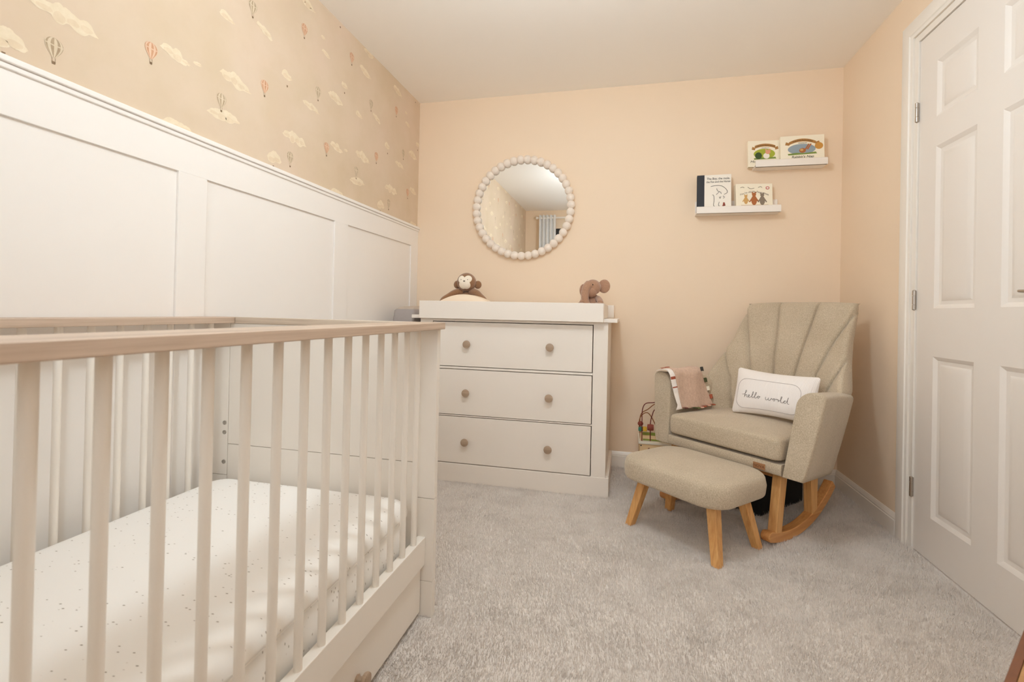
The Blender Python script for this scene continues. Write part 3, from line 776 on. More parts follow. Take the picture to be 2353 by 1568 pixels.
# white cover, dark spine, pen drawing
B, w, h = book('hardback_book', 'white covered hardback with a dark spine standing on the lower ledge', .367, .541, 1.4750, 1.684, YF, .026, -.05, 'paper')
mk('spine_cloth', MB().box(-w / 2 - .0023, -w / 2 + .036, -.0008, .0008, 0, h), 'navy', B, local=True)
title(B, 'title', 'The Boy, the mole,', .0175, .020, h - .023, shear=.1, sx=.88); title(B, 'title', 'the Fox and the Horse', .0155, .020, h - .041, shear=.1, sx=.86)
strokes(B, 'line_drawing', 'ink', [[(-.018, .142), (.01, .147), (.04, .142), (.062, .122), (.066, .104), (.05, .094)], [(.012, .130), (.018, .115), (.032, .108), (.036, .098)],
        [(-.010, .093), (-.003, .090), (-.001, .064), (-.003, .034), (.003, .028)], [(.010, .094), (.026, .110)], [(.026, .082), (.030, .072), (.034, .084)], [(.045, .086), (.052, .078), (.046, .072)],
        [(.026, .052), (.022, .036), (.030, .026), (.048, .026), (.054, .036)]], .0011)
flat(B, 'red_figure', 'red_brown', [(.046, .05), (.054, .048), (.058, .03), (.040, .026), (.044, .036)])
# bears board book
B, w, h = book('board_book', 'cream board book with three brown and grey bears on the lower ledge', .566, .752, 1.4750, 1.624, YF - .002, .030, .10, 'cream_cover')
title(B, 'title', "You're All My Favourites", .0148, -.002, .103, m='grey_blob', arc=3.2)
def bear(B, x, s, m, z0=.036):
    pts = ell(x, z0 + .030 * s, .017 * s, .032 * s); flat(B, 'bear_figure', m, pts)
    flat(B, 'bear_figure', m, ell(x, z0 + .068 * s, .0125 * s, .012 * s), -.0007)
    for k in (-1, 1):
        flat(B, 'bear_figure', m, ell(x + k * .010 * s, z0 + .080 * s, .0045 * s, .0055 * s, 12), -.0006)
        flat(B, 'bear_figure', m, [(x + k * .010 * s, z0 + .054 * s), (x + k * .030 * s, z0 + .022 * s), (x + k * .026 * s, z0 + .016 * s), (x + k * .010 * s, z0 + .036 * s)], -.0006)
bear(B, -.044, .62, 'sand_blob'); bear(B, -.002, .85, 'brown_blob', .030); bear(B, .040, .80, 'grey_blob', .030)
flat(B, 'ground_print', 'board', [(-.070, .030), (.070, .032), (.072, .028), (-.066, .024)], -.0004)
flat(B, 'round_sticker', 'red_dot', ell(.068, .124, .0095, .0085)); flat(B, 'round_sticker', 'paper', ell(.068, .124, .006, .005), -.0008)
strokes(B, 'leaf_print', 'grey_blob', [[(-.072, .126), (-.060, .130), (-.052, .126)], [(-.034, .130), (-.018, .120), (.0, .124)], [(.020, .126), (.032, .132), (.040, .126)]], .0012)
# the two books on the upper ledge
def acorn(B, w, h, ttl, oval, seal):
    s = w / .20
    strip = [(x, .052 * 0 + h - .030 - 9 * (x ** 2) * .45 + .012) for x in [(-.062 + .0124 * i) * s for i in range(11)]]
    pts = strip + [(x, z - .016) for x, z in reversed(strip)]; flat(B, 'banner', 'banner', pts, -.0006)
    for k in (-1, 1): flat(B, 'banner', 'banner', [(k * .060 * s, h - .040), (k * .076 * s, h - .034), (k * .080 * s, h - .050), (k * .060 * s, h - .054)], -.0004)
    title(B, 'banner_lettering', 'Tales from Acorn Wood', .0095, 0, h - .027, arc=3.6)
    title(B, 'subtitle', 'A lift-the-flap book', .0055, 0, h - .0425)
    flat(B, 'oval_print', oval, ell(-.004, h - .076, .064 * s, .029), -.0004)
    flat(B, 'grass_print', 'grass', [(-.068 * s, h - .100), (-.030 * s, h - .096), (.01 * s, h - .099), (.060 * s, h - .094), (.066 * s, h - .104), (-.066 * s, h - .108)], -.0007)
    title(B, 'title', ttl, .0185, .0, h - .119, sx=1.12, shear=.2)
B, w, h = book('picture_book', 'cream picture book with a lime green oval on the upper ledge', .630, .800, 1.7180, 1.866, YF + .026, .022, .06, 'cream_cover')
acorn(B, w, h, 'Hide-and-Seek Pig', 'lime', False)
flat(B, 'bush_print', 'dark_green', ell(-.034, h - .086, .018, .020, 9), -.0008)
flat(B, 'pig_figure', 'paper', ell(.006, h - .088, .016, .016), -.0010); flat(B, 'pig_figure', 'pink_blob', ell(.014, h - .066, .013, .012), -.0011)
for k in (-1, 1): flat(B, 'pig_figure', 'pink_blob', ell(.014 + k * .010, h - .054, .004, .006, 10), -.0010)
B, w, h = book('picture_book', 'cream picture book with a blue oval and gold seal on the upper ledge', .786, .994, 1.7180, 1.874, YF, .022, -.02, 'cream_cover')
acorn(B, w, h, "Rabbit's Nap", 'blue_oval', True)
flat(B, 'rabbit_figure', 'brown_blob', ell(.0, h - .084, .016, .013), -.0009); flat(B, 'rabbit_figure', 'sand_blob', ell(-.004, h - .081, .008, .007), -.0011)
for dx in (0, .010): flat(B, 'rabbit_figure', 'brown_blob', [(.010 + dx, h - .078), (.017 + dx, h - .080), (.034 + dx, h - .050), (.028 + dx, h - .048)], -.0010)
flat(B, 'gold_seal', 'gold', ell(.078, h - .062, .0195, .0185), -.0010)

# ------------------------------------------------------------------ rocking nursing chair
TH = math.radians(44)
CH = thing('rocking_chair', 'oatmeal tweed rocking nursing chair with fluted back in the room corner', 'chair', (.394, 2.25, 0), -TH)
def L2W(u, d, z): return XF[CH.name] @ Vector((u, d, z))
def itp(z, zs, vs): return float(np.interp(z, zs, vs))
ZS = [.36, .5, .6, .7, .8, .9, .97]
def bW(z): return itp(z, ZS, [.27, .30, .315, .29, .27, .262, .256])
def bD(z): return itp(z, ZS, [.38, .42, .45, .48, .52, .56, .585])
def bG(z): return itp(z, ZS, [.10, .14, .14, .09, .05, .02, .01])
SEAMS = [([.40, .62, .80, .97], [.05, .16, .26, .36]), ([.40, .64, .76, .91, .95], [.36, .51, .69, .95, 1.06]), ([.36, .41, .59, .72, .78], [.66, .68, .73, .99, 1.2])]
BO = .020
def bsurf(s, z, groove=True):
    W = bW(z); u = s * W + BO; d = bD(z) - bG(z) * abs(s) ** 2.2
    e = max((abs(s) - .90) / .10, 0); d += .026 * (1 - math.sqrt(max(0, 1 - e * e)))
    e = max((z - .945) / .030, 0); d += .028 * (1 - math.sqrt(max(0, 1 - min(1, e) ** 2)))
    if groove:
        for zs, ss in SEAMS:
            sk = itp(z, zs, ss)
            if zs[0] <= z + .03 and sk < 1.04:
                q = abs(abs(s) - sk) * W
                d += .013 * math.exp(-(q / .012) ** 2) + .010 * math.exp(-(q / .0030) ** 2)
    return u, d
bm_ = MB(); NS, NZ = 260, 70
zr = [.36 + (.975 - .36) * (j / NZ) for j in range(NZ + 1)]
zr = zr[:-1] + [.9655, .9700, .9730, .975]; zr = sorted(set(zr)); NZ = len(zr) - 1
for z in zr:
    for i in range(NS + 1): u, d = bsurf(-1 + 2 * i / NS, z); bm_.v.append((u, d, z - .008 * abs(-1 + 2 * i / NS) ** 4))
off = len(bm_.v)
for z in zr:
    for i in range(NS + 1):
        s = -1 + 2 * i / NS; u = s * bW(z) + BO; d = bD(z) + .062 - bG(z) * abs(s) ** 2.2 * .45
        e = max((abs(s) - .92) / .08, 0); d -= .03 * e * e
        e = max((z - .95) / .025, 0); d -= .018 * e * e
        bm_.v.append((u, d, z - .008 * abs(s) ** 4))
for j in range(NZ):
    for i in range(NS):
        q = (j * (NS + 1) + i, j * (NS + 1) + i + 1, (j + 1) * (NS + 1) + i + 1, (j + 1) * (NS + 1) + i)
        bm_.face(q); bm_.face([off + k for k in reversed(q)])
    for i in (0, NS):
        a, b = j * (NS + 1) + i, (j + 1) * (NS + 1) + i; bm_.face((a, b, off + b, off + a))
for j in (0, NZ):
    for i in range(NS):
        a = j * (NS + 1) + i; bm_.face((a, a + 1, off + a + 1, off + a))
mk('backrest', bm_, 'chair_fabric', CH, local=True, angle=75)
# arms: lofted with rounded tops
def arm(s):
    mb = MB()
    prof = [(0, 0), (0, .25), (0, .5), (0, .75), (0, .84)]
    for i in range(1, 9):
        t = PI / 2 * i / 8; prof.append((.52 * (1 - math.cos(t)), .84 + .16 * math.sin(t)))
    for i in range(1, 8):
        t = PI / 2 * i / 7; prof.append((.72 + .28 * math.sin(t), .93 + .07 * math.cos(t)))
    prof += [(1, .8), (1, .6), (1, .4), (1, .2), (1, .06), (.94, 0), (.5, 0), (.06, 0)]
    def sec(q, ins=0.0, dd=0.0):
        bi, bo = itp(q, [0, .5, 1], [.2685, .245, .205]), itp(q, [0, .5, 1], [.350, .306, .262])
        ti, to = itp(q, [0, .5, 1], [.300, .280, .240]), itp(q, [0, .5, 1], [.404, .372, .340])
        zt = itp(q, [0, .5, 1], [.614, .600, .580]); r = []
        for x, y in prof:
            x = .5 + (x - .5) * (1 - ins * 2.2); y = .5 + (y - .5) * (1 - ins * .5)
            u = (bi + (bo - bi) * x) * (1 - y) + (ti + (to - ti) * x) * y
            bow = .003 * math.sin(PI * y)
            r.append((s * (u + (bow if x > .5 else bow * .3)), .42 * q + dd + .05 * y * (1 - q) + .015 * y * q, .28 - .056 * q + (zt - .28 + .056 * q) * y))
        return r
    R = [sec(0, .07, .0), sec(0, .035, .0008), sec(0, .014, .0045), sec(0, .004, .010), sec(0, 0, .018)]
    R += [sec(q) for q in (.12, .25, .4, .55, .7, .85, .94)]
    R += [sec(1, .02, 0), sec(1, .08, .006), sec(1, .15, .008)]
    mb.loft(R)
    a = mk('arm', mb, 'chair_fabric', CH, local=True, angle=75)
    # seam welt on the front of the arm
    sm = [p for p in sec(0, .13, .0)]
    return a
arm(1); arm(-1)
fr = MB()
fr.loft([[(-.2675, y, z) for y, z in ((.002, .284), (.0, .288), (-.001, .305), (.0, .322), (.003, .326), (.06, .327), (.06, .282), (.006, .282))], [(.2675, y, z) for y, z in ((.002, .284), (.0, .288), (-.001, .305), (.0, .322), (.003, .326), (.06, .327), (.06, .282), (.006, .282))]])
mk('front_rail', fr, 'chair_fabric', CH, local=True, angle=40)
mk('seat_base', MB().box(-.25, .25, .06, .40, .27, .335), 'chair_fabric', CH, bevel=.01, local=True)
sc = slab(.2635, .214, .025, .337, .428, .020, crown=.020, n=5, ebr=.014, bulge=.002)
sc.v = [(x, y + .207, z) for x, y, z in sc.v]
cu_ = mk('seat_cushion', sc, 'chair_fabric', CH, local=True, angle=75)
# leather tag
tg = mk('tag', MB().box(.157, .207, -.0045, -.0012, .289, .314), 'tan_leather', CH, bevel=.002, local=True)
tx = text_mb('NOVA', .016, .0003); tx.v = [(.182 + p[0], -.0050 - p[2], .3015 + p[1]) for p in tx.v]
mk('tag_lettering', tx, 'oak_edge', tg, local=True, smooth=False)
# runners and legs
def runner(u0, u1):
    R = .535; dc = .13; th = .040; mb = MB()
    pts = []
    a0, a1 = -.272, .765
    lo, hi = [], []
    for i in range(29):
        a = a0 + (a1 - a0) * i / 28
        lo.append((dc + R * math.sin(a), R - R * math.cos(a) + .001)); hi.append((dc + (R - th) * math.sin(a), R - (R - th) * math.cos(a) + .001))
    nose = []
    cxn = ((lo[0][0] + hi[0][0]) / 2, (lo[0][1] + hi[0][1]) / 2); ang = math.atan2(hi[0][1] - cxn[1], hi[0][0] - cxn[0])
    for i in range(1, 8): t = ang + PI * i / 8; nose.append((cxn[0] + th / 2 * math.cos(t), cxn[1] + th / 2 * math.sin(t)))
    pr = lo + hi[::-1] + nose
    return mb.loft([[(u, d, z) for d, z in pr] for u in (u0, u1)])
def leg_hex(u0, u1, d0, d1, z0, e0, e1, z1): return MB().hexa([(u0, d0, z0), (u1, d0, z0), (u1, d1, z0), (u0, d1, z0), (u0, e0, z1), (u1, e0, z1), (u1, e1, z1), (u0, e1, z1)])
for u0, u1 in ((.205, .243), (-.292, -.254)):
    rn = mk('runner', runner(u0, u1), 'beech_run', CH, bevel=.004, seg=3, local=True)
    mk('leg', leg_hex(u0 + .001, u1 - .001, .018, .062, .030, .055, .105, .300), 'beech', CH, bevel=.004, seg=3, local=True)
    mk('leg', leg_hex(u0 + .001, u1 - .001, .300, .340, .060, .285, .345, .262), 'beech', CH, bevel=.004, seg=3, local=True)
mk('cross_bar', MB().box(-.29, .24, .060, .100, .252, .284), 'beech_run', CH, bevel=.003, local=True)
mk('cross_bar', MB().box(-.29, .24, .300, .338, .205, .240), 'beech_run', CH, bevel=.003, local=True)

# black fabric box under the chair
bb = thing('storage_box', 'black fabric storage box on the carpet under the rocking chair', 'box', L2W(-.09, .41, 0), -TH)
s_ = slab(.150, .19, .02, .0, .200, .014, crown=.004)
mk('box_body', s_, 'black_fabric', bb, local=True, angle=50)
mk('lid', MB().box(-.152, .152, -.192, .192, .170, .204), 'black_fabric', bb, bevel=.008, local=True)

# pillow: mid-plane corners on the seat
P = thing('cushion', 'white oblong cushion embroidered hello world on the rocking chair seat', 'cushion', L2W(.09, .27, .445), -TH)
PC = XF[CH.name]
c_bl, c_tl, c_tr = Vector((-.082, .215, .452)), Vector((-.108, .305, .650)), Vector((.244, .352, .640))
c_br = Vector((.262, .262, .452))
def pil(fx, fy):
    return (c_bl * (1 - fx) + c_br * fx) * (1 - fy) + (c_tl * (1 - fx) + c_tr * fx) * fy
pn = (c_br - c_bl).cross(c_tl - c_bl).normalized()   # towards the viewer
def thick(fx, fy):
    a = abs(2 * fx - 1); b = abs(2 * fy - 1)
    return .052 * (max(0, 1 - a ** 3.2) ** .55) * (max(0, 1 - b ** 2.6) ** .6)
def psurf(fx, fy, side=1):
    # pull the mid edges in, as a filled cushion does
    a, b = 2 * fx - 1, 2 * fy - 1
    rx, ry = .085, .15; qa, qb = abs(a), abs(b); m_ = max(qa, qb)
    if qa > 1 - rx and qb > 1 - ry:
        ex_, ey_ = (qa - 1 + rx) / rx, (qb - 1 + ry) / ry; L_ = math.hypot(ex_, ey_)
        if L_ > 1e-6: kk = max(ex_, ey_) / L_; qa, qb = 1 - rx + ex_ * kk * rx, 1 - ry + ey_ * kk * ry
    a, b = math.copysign(qa, a), math.copysign(qb, b)
    gx = .5 + a * .5 * (1 - .035 * (1 - b * b)); gy = .5 + b * .515 * (1 - .11 * (1 - a * a))
    t = thick(fx, fy)
    return pil(gx, gy) + pn * t * side
pb = MB(); NPX, NPY = 40, 26
def edgeease(k): return .5 - .5 * math.cos(PI * k)
for side in (1, -1):
    b0 = len(pb.v)
    for j in range(NPY + 1):
        for i in range(NPX + 1):
            p = PC @ psurf(edgeease(i / NPX), edgeease(j / NPY), side); pb.v.append(tuple(p))
    for j in range(NPY):
        for i in range(NPX):
            q = (b0 + j * (NPX + 1) + i, b0 + j * (NPX + 1) + i + 1, b0 + (j + 1) * (NPX + 1) + i + 1, b0 + (j + 1) * (NPX + 1) + i); pb.face(q if side > 0 else q[::-1])
po = mk('cushion_cover', pb, 'pillow', P, angle=180); weld(po, .0003); po.data.set_sharp_from_angle(angle=PI)
def on_pillow(path, r, lift=.0006):
    return MB().tube([tuple(PC @ (psurf(x, y) + pn * lift)) for x, y in path], r, 6)
bo = []
x0, x1, y0, y1, rr = .065, .86, .075, .72, .19
for cx, cy, st in ((x1 - rr * .62, y1 - rr, 0), (x0 + rr * .62, y1 - rr, 1), (x0 + rr * .62, y0 + rr, 2), (x1 - rr * .62, y0 + rr, 3)):
    for i in range(9):
        t = PI / 2 * (st + i / 8); bo.append((cx + rr * .62 * math.cos(t), cy + rr * math.sin(t)))
fin = []
for i in range(len(bo)):
    a, b = bo[i], bo[(i + 1) % len(bo)]
    k = max(1, int(math.hypot((b[0] - a[0]), (b[1] - a[1]) * .6) / .02))
    fin += [(a[0] + (b[0] - a[0]) * q / k, a[1] + (b[1] - a[1]) * q / k) for q in range(k)]
fin.append(bo[0])
mk('piped_border', on_pillow(fin, .0010), 'grey_thread', P)
# handwriting: strokes in units of x-height, joined cursive
W1 = [[(-.3, 1.0), (.5, 1.1), (1.1, 2.0), (1.0, 2.55), (.8, 2.2), (.7, 1.0), (.6, 0.0), (.75, .5), (1.2, .95), (1.45, .7), (1.45, .15), (1.75, .05), (2.25, .45), (2.45, .8), (2.2, .98), (2.0, .6), (2.1, .12), (2.55, .02), (3.3, .7), (3.75, 1.9), (3.6, 2.3), (3.4, 1.8), (3.3, .5), (3.55, .02), (4.1, .45), (4.75, 1.75), (4.7, 2.2), (4.45, 1.9), (4.3, .6), (4.5, .02), (5.0, .3), (5.4, .85), (5.75, .9), (5.9, .5), (5.6, .12), (5.3, .45), (5.6, .9), (6.3, .75)]]
W2 = [[(8.0, 1.05), (8.05, .3), (8.4, .05), (8.85, .5), (8.95, .95), (8.95, .3), (9.35, .05), (9.8, .6), (9.9, .95), (10.1, .7), (10.55, .85), (10.9, .95), (11.1, .5), (10.8, .1), (10.5, .45), (10.75, .9), (11.4, .85), (11.75, 1.0), (11.8, .75), (12.2, .85), (12.25, .1), (12.35, .6), (12.8, .7), (13.2, 1.7), (13.25, 2.15), (13.0, 2.0), (12.95, .5), (13.2, .02), (13.7, .2), (14.2, .85), (14.6, .85), (14.2, .95), (13.9, .5), (14.2, .05), (14.7, .4), (15.1, 1.6), (15.2, 2.3), (15.05, 1.2), (15.1, .15), (15.6, .1)]]
for wd in (W1, W2):
    paths = [[(.160 + x * .0375, .295 - x * .0018 + y * .060) for x, y in p] for p in wd]
    mb = MB()
    for p in paths: merge(mb, on_pillow([(q.x, q.y) for q in smooth_path([(x, y, 0) for x, y in p], 6)], .00085))
    mk('lettering', mb, 'dark_thread', P)

# comforter blanket over the left arm: follows the arm top and inner face
BK = thing('comforter_blanket', 'dusty pink taggy comforter blanket draped over the rocking chair arm', 'blanket', L2W(-.30, .2, .60), -TH)
def BQ0(t): return itp(t, [0, .3, .6, 1], [.055, .035, .050, .062])
def BQ1(t): return itp(t, [0, .3, .6, 1], [.225, .245, .270, .290])
def drape(tt, q):
    """tt: 0 outer edge on the arm top .. 1 hem by the seat; q: 0 front edge .. 1 back edge"""
    if tt < .22:
        k = tt / .22; u = -.375 + .075 * k; z = .622 + .014 * math.sin(k * PI * .5)
    elif tt < .36:
        k = (tt - .22) / .14; u = -.300 + .034 * math.sin(k * PI / 2); z = .636 - .036 * (1 - math.cos(k * PI / 2))
    else:
        k = (tt - .36) / .64; u = -.266 + .030 * k - .004 * math.sin(k * PI); z = .600 - .150 * k
    d = BQ0(tt) + (BQ1(tt) - BQ0(tt)) * q
    u += .004 * math.sin(q * 9 + tt * 4); z += .003 * math.sin(q * 7 + 1)
    return Vector((u, d, z))
dm = MB(); NT_, NQ = 40, 24
for lay in (0, 1):
    b0 = len(dm.v)
    for i in range(NT_ + 1):
        for j in range(NQ + 1):
            p = drape(i / NT_, j / NQ)
            if lay: p = p + Vector((-.002, 0, -.0045))
            dm.v.append(tuple(PC @ p))
    for i in range(NT_):
        for j in range(NQ):
            q = (b0 + i * (NQ + 1) + j, b0 + i * (NQ + 1) + j + 1, b0 + (i + 1) * (NQ + 1) + j + 1, b0 + (i + 1) * (NQ + 1) + j); dm.face(q if lay == 0 else q[::-1], 0)
nn_ = (NT_ + 1) * (NQ + 1)
for i in range(NT_):
    for j in (0, NQ): a = i * (NQ + 1) + j; b = a + NQ + 1; dm.face((a, b, b + nn_, a + nn_))
for j in range(NQ):
    for i in (0, NT_): a = i * (NQ + 1) + j; dm.face((a, a + 1, a + 1 + nn_, a + nn_))
mk('blanket_front', dm, 'blanket', BK, angle=70)
# white printed backing showing as a margin along the front edge
bk = MB()
rows = []
for i in range(NT_ + 1):
    t = i / NT_; p0 = drape(t, 0); wdt = .016 + .014 * abs(math.sin(t * 3.3)) + .02 * (t > .9) * (t - .9) * 10
    rows.append((p0 + Vector((-.004, .012, -.003)), p0 + Vector((-.006, -wdt, -.006))))
for a, b in rows: bk.v += [tuple(PC @ a), tuple(PC @ b), tuple(PC @ (b + Vector((-.001, 0, -.003)))), tuple(PC @ (a + Vector((-.001, 0, -.003))))]
for i in range(NT_):
    for k in range(4): bk.face((i * 4 + k, i * 4 + (k + 1) % 4, (i + 1) * 4 + (k + 1) % 4, (i + 1) * 4 + k), 1 if i in (2, 3, 14, 15, 22) and k == 0 else 0)
bk.face((0, 1, 2, 3)); bk.face([NT_ * 4 + k for k in (3, 2, 1, 0)])
mk('blanket_backing', bk, ['blanket_back', 'rust'], BK, angle=60)
def ribbon(t, q, du, dd, dz, m, w=.016):
    p = drape(t, q); a = Vector((0, w, 0)) if abs(dd) < abs(dz) + abs(du) else Vector((.006, 0, -w))
    e = Vector((du, dd, dz)); n_ = Vector((.002, 0, .001))
    base = p + Vector((.0015, -.003 if dd > 0 else 0, .001))
    pts = [base - a / 2, base + a / 2, base + a / 2 + e, base - a / 2 + e]
    mid = [(pts[0] + pts[3]) / 2 + n_ * 2, (pts[1] + pts[2]) / 2 + n_ * 2]
    ring = lambda L, off: [tuple(PC @ (x + off)) for x in L]
    mb = MB().loft([[*ring([pts[0], pts[1]], n_), *ring([pts[1], pts[0]], -n_ * .2)], [*ring(mid, n_), *ring(mid[::-1], -n_ * .2)], [*ring([pts[3], pts[2]], n_), *ring([pts[2], pts[3]], -n_ * .2)]])
    mk('ribbon_tag', mb, m, BK, smooth=False)
for q, m in ((.05, 'maroon'), (.30, 'forest'), (.42, 'olive'), (.55, 'coral'), (.68, 'rust'), (.82, 'coral'), (.96, 'rust')): ribbon(1, q, .014, .006, -.004 if q > .1 else -.004, m, .022)
for t, m in ((.30, 'charcoal'), (.50, 'forest'), (.68, 'cream'), (.85, 'rust')): ribbon(t, 1, 0, .022, 0, m, .020)
for t, m in ((.02, 'rust'), (.10, 'rust')): ribbon(t, .1, -.012, 0, .002, m, .03)

# ------------------------------------------------------------------ footstool
OT = math.radians(43)
F = thing('footstool', 'oatmeal tweed footstool on four splayed beech legs before the rocking chair', 'footstool', (.267, 2.104, 0), -OT)
fs = slab(.243, .184, .092, .206, .298, .028, crown=.012, n=10, ebr=.016, bulge=.003)
mk('seat_pad', fs, 'chair_fabric', F, local=True, angle=75)
LW = XF[F.name].inverted()
for wx, wy in ((.0275, 2.140), (.329, 1.866), (.507, 2.062), (.205, 2.350)):
    p = LW @ Vector((wx, wy, 0)); sx = 1 if p.x > 0 else -1; sy = 1 if p.y > 0 else -1
    b = Vector((p.x, p.y, 0)); t = Vector((p.x - sx * .050, p.y - sy * .042, .222)); h0, h1 = .0155, .0200
    dx = Vector((1, 0, 0)); dy = Vector((0, 1, 0))
    mk('leg', MB().hexa([b - dx * h0 - dy * h0, b + dx * h0 - dy * h0, b + dx * h0 + dy * h0, b - dx * h0 + dy * h0, t - dx * h1 - dy * h1, t + dx * h1 - dy * h1, t + dx * h1 + dy * h1, t - dx * h1 + dy * h1]), 'beech', F, bevel=.003, seg=3, local=True)

# ------------------------------------------------------------------ wooden bead maze cube
TY = thing('bead_maze', 'wooden activity cube with bead wires standing behind the rocking chair', 'toy', (.165, 2.785, 0), 0)
tx0, tx1, ty0, ty1 = .070, .262, 2.690, 2.880
cube = MB().box(tx0 + .006, tx1 - .006, ty0 + .006, ty1 - .006, .01, .204)
mk('cube', cube, 'pinewood', TY, bevel=.003)
mk('cube_lid', MB().box(tx0, tx1, ty0, ty1, .186, .199), 'cream', TY, bevel=.003)
mk('cube_base', MB().box(tx0, tx1, ty0, ty1, .0, .014), 'cream', TY, bevel=.003)
bp = MB(); 
bp.box(tx0 + .010, tx0 + .016, ty0 + .030, ty1 - .02, .199, .238).box(tx0 + .010, tx1 - .03, ty0 + .034, ty0 + .040, .199, .240)
mk('picture_board', bp, 'pinewood', TY, bevel=.001)
mk('painted_strip', MB().box(tx0 + .022, tx1 - .035, ty0 + .0325, ty0 + .034, .228, .244).box(tx0 + .024, tx1 - .04, ty0 + .032, ty0 + .034, .200, .208), 'leaf', TY)
st = MB().tube([(tx0 + .050, ty0 + .0055, .150), (tx0 + .055, ty0 + .0055, .168), (tx0 + .068, ty0 + .0055, .152)], .0022, 6); st.tube([(tx0 + .052, ty0 + .0055, .165), (tx0 + .050, ty0 + .0055, .120)], .0022, 6)
mk('painted_mark', st, 'wire_red', TY)
for q in ((tx0 + .014, .128), (tx0 + .014, .178), (tx0 + .028, .120)): mk('screw', MB().sphere((q[0], ty0 + .0055, q[1]), .0035, 10, 8), 'ink', TY)
def wire(pts, m): mk('wire', MB().tube(smooth_path(pts, 8), .0024, 8), m, TY)
wire([(tx0 + .018, ty0 + .02, .199), (tx0 + .017, ty0 + .02, .30), (tx0 + .018, ty0 + .02, .365), (tx0 + .034, ty0 + .02, .400), (tx0 + .075, ty0 + .02, .408), (tx0 + .12, ty0 + .03, .412), (tx0 + .15, ty0 + .04, .34), (tx0 + .15, ty0 + .04, .199)], 'wire_red')
wire([(tx0 + .008, ty0 + .05, .235), (tx0 + .004, ty0 + .05, .30), (tx0 + .020, ty0 + .05, .335), (tx0 + .048, ty0 + .05, .345), (tx0 + .075, ty0 + .05, .31), (tx0 + .10, ty0 + .05, .25), (tx0 + .10, ty0 + .05, .199)], 'wire_brown')
wire([(tx0 + .012, ty0 + .08, .199), (tx0 + .010, ty0 + .08, .32), (tx0 + .05, ty0 + .08, .36), (tx0 + .10, ty0 + .08, .39), (tx0 + .14, ty0 + .08, .30), (tx0 + .14, ty0 + .08, .199)], 'wire_brown')
wire([(tx0 + .062, ty0 + .03, .199), (tx0 + .061, ty0 + .03, .29), (tx0 + .070, ty0 + .03, .34), (tx0 + .085, ty0 + .03, .37), (tx0 + .12, ty0 + .05, .36), (tx0 + .13, ty0 + .06, .199)], 'wire_red')
mk('bead', MB().sphere((tx0 + .010, ty0 + .05, .285), (.015, .015, .013), 16, 10), 'red_brown', TY)
mk('bead', MB().box(tx0 + .0, tx0 + .028, ty0 + .04, ty0 + .066, .245, .266), 'teal', TY, bevel=.003)
mk('bead', MB().box(tx0 + .022, tx0 + .043, ty0 + .006, ty0 + .028, .253, .276), 'ochre', TY, bevel=.003)
mk('bead', MB().lathe([(.001, -.017), (.016, -.016), (.018, 0), (.016, .016), (.001, .017)], 18, (tx0 + .062, ty0 + .03, .272), 'x'), 'red_brown', TY, angle=50)
mk('bead', MB().lathe([(.001, -.012), (.012, -.011), (.012, .011), (.001, .012)], 18, (tx0 + .130, ty0 + .06, .28)), 'rust', TY, angle=50)

for o_ in list(bpy.data.objects):
    if o_.parent == TY and not o_.name.startswith(('cube_base',)) and o_.name != 'cube': o_.location.z += .018
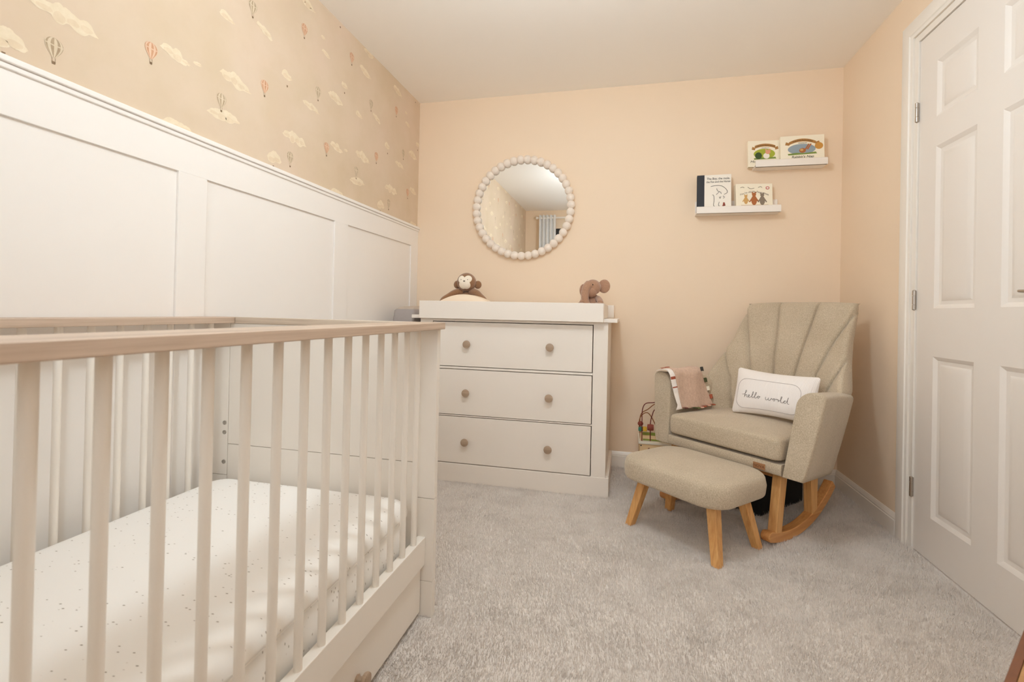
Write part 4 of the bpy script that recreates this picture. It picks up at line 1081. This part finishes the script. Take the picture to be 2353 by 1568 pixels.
# ------------------------------------------------------------------ corner of an oak side table beside the camera
TA = math.radians(51)
e1 = Vector((math.cos(TA), math.sin(TA), 0)); e2 = Vector((math.sin(TA), -math.cos(TA), 0))
p0 = Vector((.462, .731, .45)) - e1 * .20
ST = thing('side_table', 'corner of a brown oak side table at the bottom right', 'side table', (p0.x + .25, p0.y, 0))
def tb(a0, a1, b0, b1, z0, z1):
    c = [p0 + e1 * a0 + e2 * b0, p0 + e1 * a0 + e2 * b1, p0 + e1 * a1 + e2 * b1, p0 + e1 * a1 + e2 * b0]
    return MB().hexa([(q.x, q.y, z0) for q in c] + [(q.x, q.y, z1) for q in c])
mk('table_top', tb(0, .40, .010, .30, .428, .45), 'oak_table', ST, bevel=.001)
mk('edging', tb(0, .40, .0, .0096, .426, .4505), 'oak_edge', ST, bevel=.001)
for a0 in (.02, .345):
    for b0 in (.025, .25): mk('leg', tb(a0, a0 + .035, b0, b0 + .035, 0, .4275), 'oak_table', ST, bevel=.002)

# ------------------------------------------------------------------ light, world, camera
def area(name, loc, rot, sx, sy, power, c):
    l = bpy.data.lights.new(name, 'AREA'); l.shape = 'RECTANGLE'; l.size = sx; l.size_y = sy; l.energy = power; l.color = c
    o = bpy.data.objects.new(name, l); COL.objects.link(o); o.location = loc; o.rotation_euler = rot; return o
area('window_daylight', ((WX0 + WX1) / 2, YR - .13, (WZ0 + WZ1) / 2), (math.radians(90), 0, 0), WX1 - WX0 - .06, WZ1 - WZ0 - .06, 11, (.78, .91, 1.0))
wd = bpy.data.worlds.new('sky'); SC.world = wd; wd.use_nodes = True
wd.node_tree.nodes['Background'].inputs['Color'].default_value = (1, .98, .95, 1); wd.node_tree.nodes['Background'].inputs['Strength'].default_value = 1.0

cam = bpy.data.cameras.new('camera'); co = bpy.data.objects.new('camera', cam); COL.objects.link(co); SC.camera = co
yaw, pit, rol = -0.23389409, 0.00653045, 0.02124816
fwd = Vector((math.sin(yaw) * math.cos(pit), math.cos(yaw) * math.cos(pit), math.sin(pit))); rt = Vector((math.cos(yaw), -math.sin(yaw), 0)); up = rt.cross(fwd)
r2 = rt * math.cos(rol) + up * math.sin(rol); u2 = -rt * math.sin(rol) + up * math.cos(rol)
co.matrix_world = Matrix(((r2.x, u2.x, -fwd.x, CAM.x), (r2.y, u2.y, -fwd.y, CAM.y), (r2.z, u2.z, -fwd.z, CAM.z), (0, 0, 0, 1)))
cam.sensor_fit = 'HORIZONTAL'; cam.sensor_width = 36; cam.lens = 1114.62669 / 2353 * 36; cam.shift_y = -73.992 / 2353
cam.clip_start = .02
cam.dof.use_dof = True; cam.dof.focus_distance = 2.2; cam.dof.aperture_fstop = 6.3
SC.view_settings.view_transform = 'Standard'; SC.view_settings.look = 'None'; SC.view_settings.gamma = 1; SC.view_settings.exposure = 0.39
SC.cycles.max_bounces = 14; SC.cycles.diffuse_bounces = 10
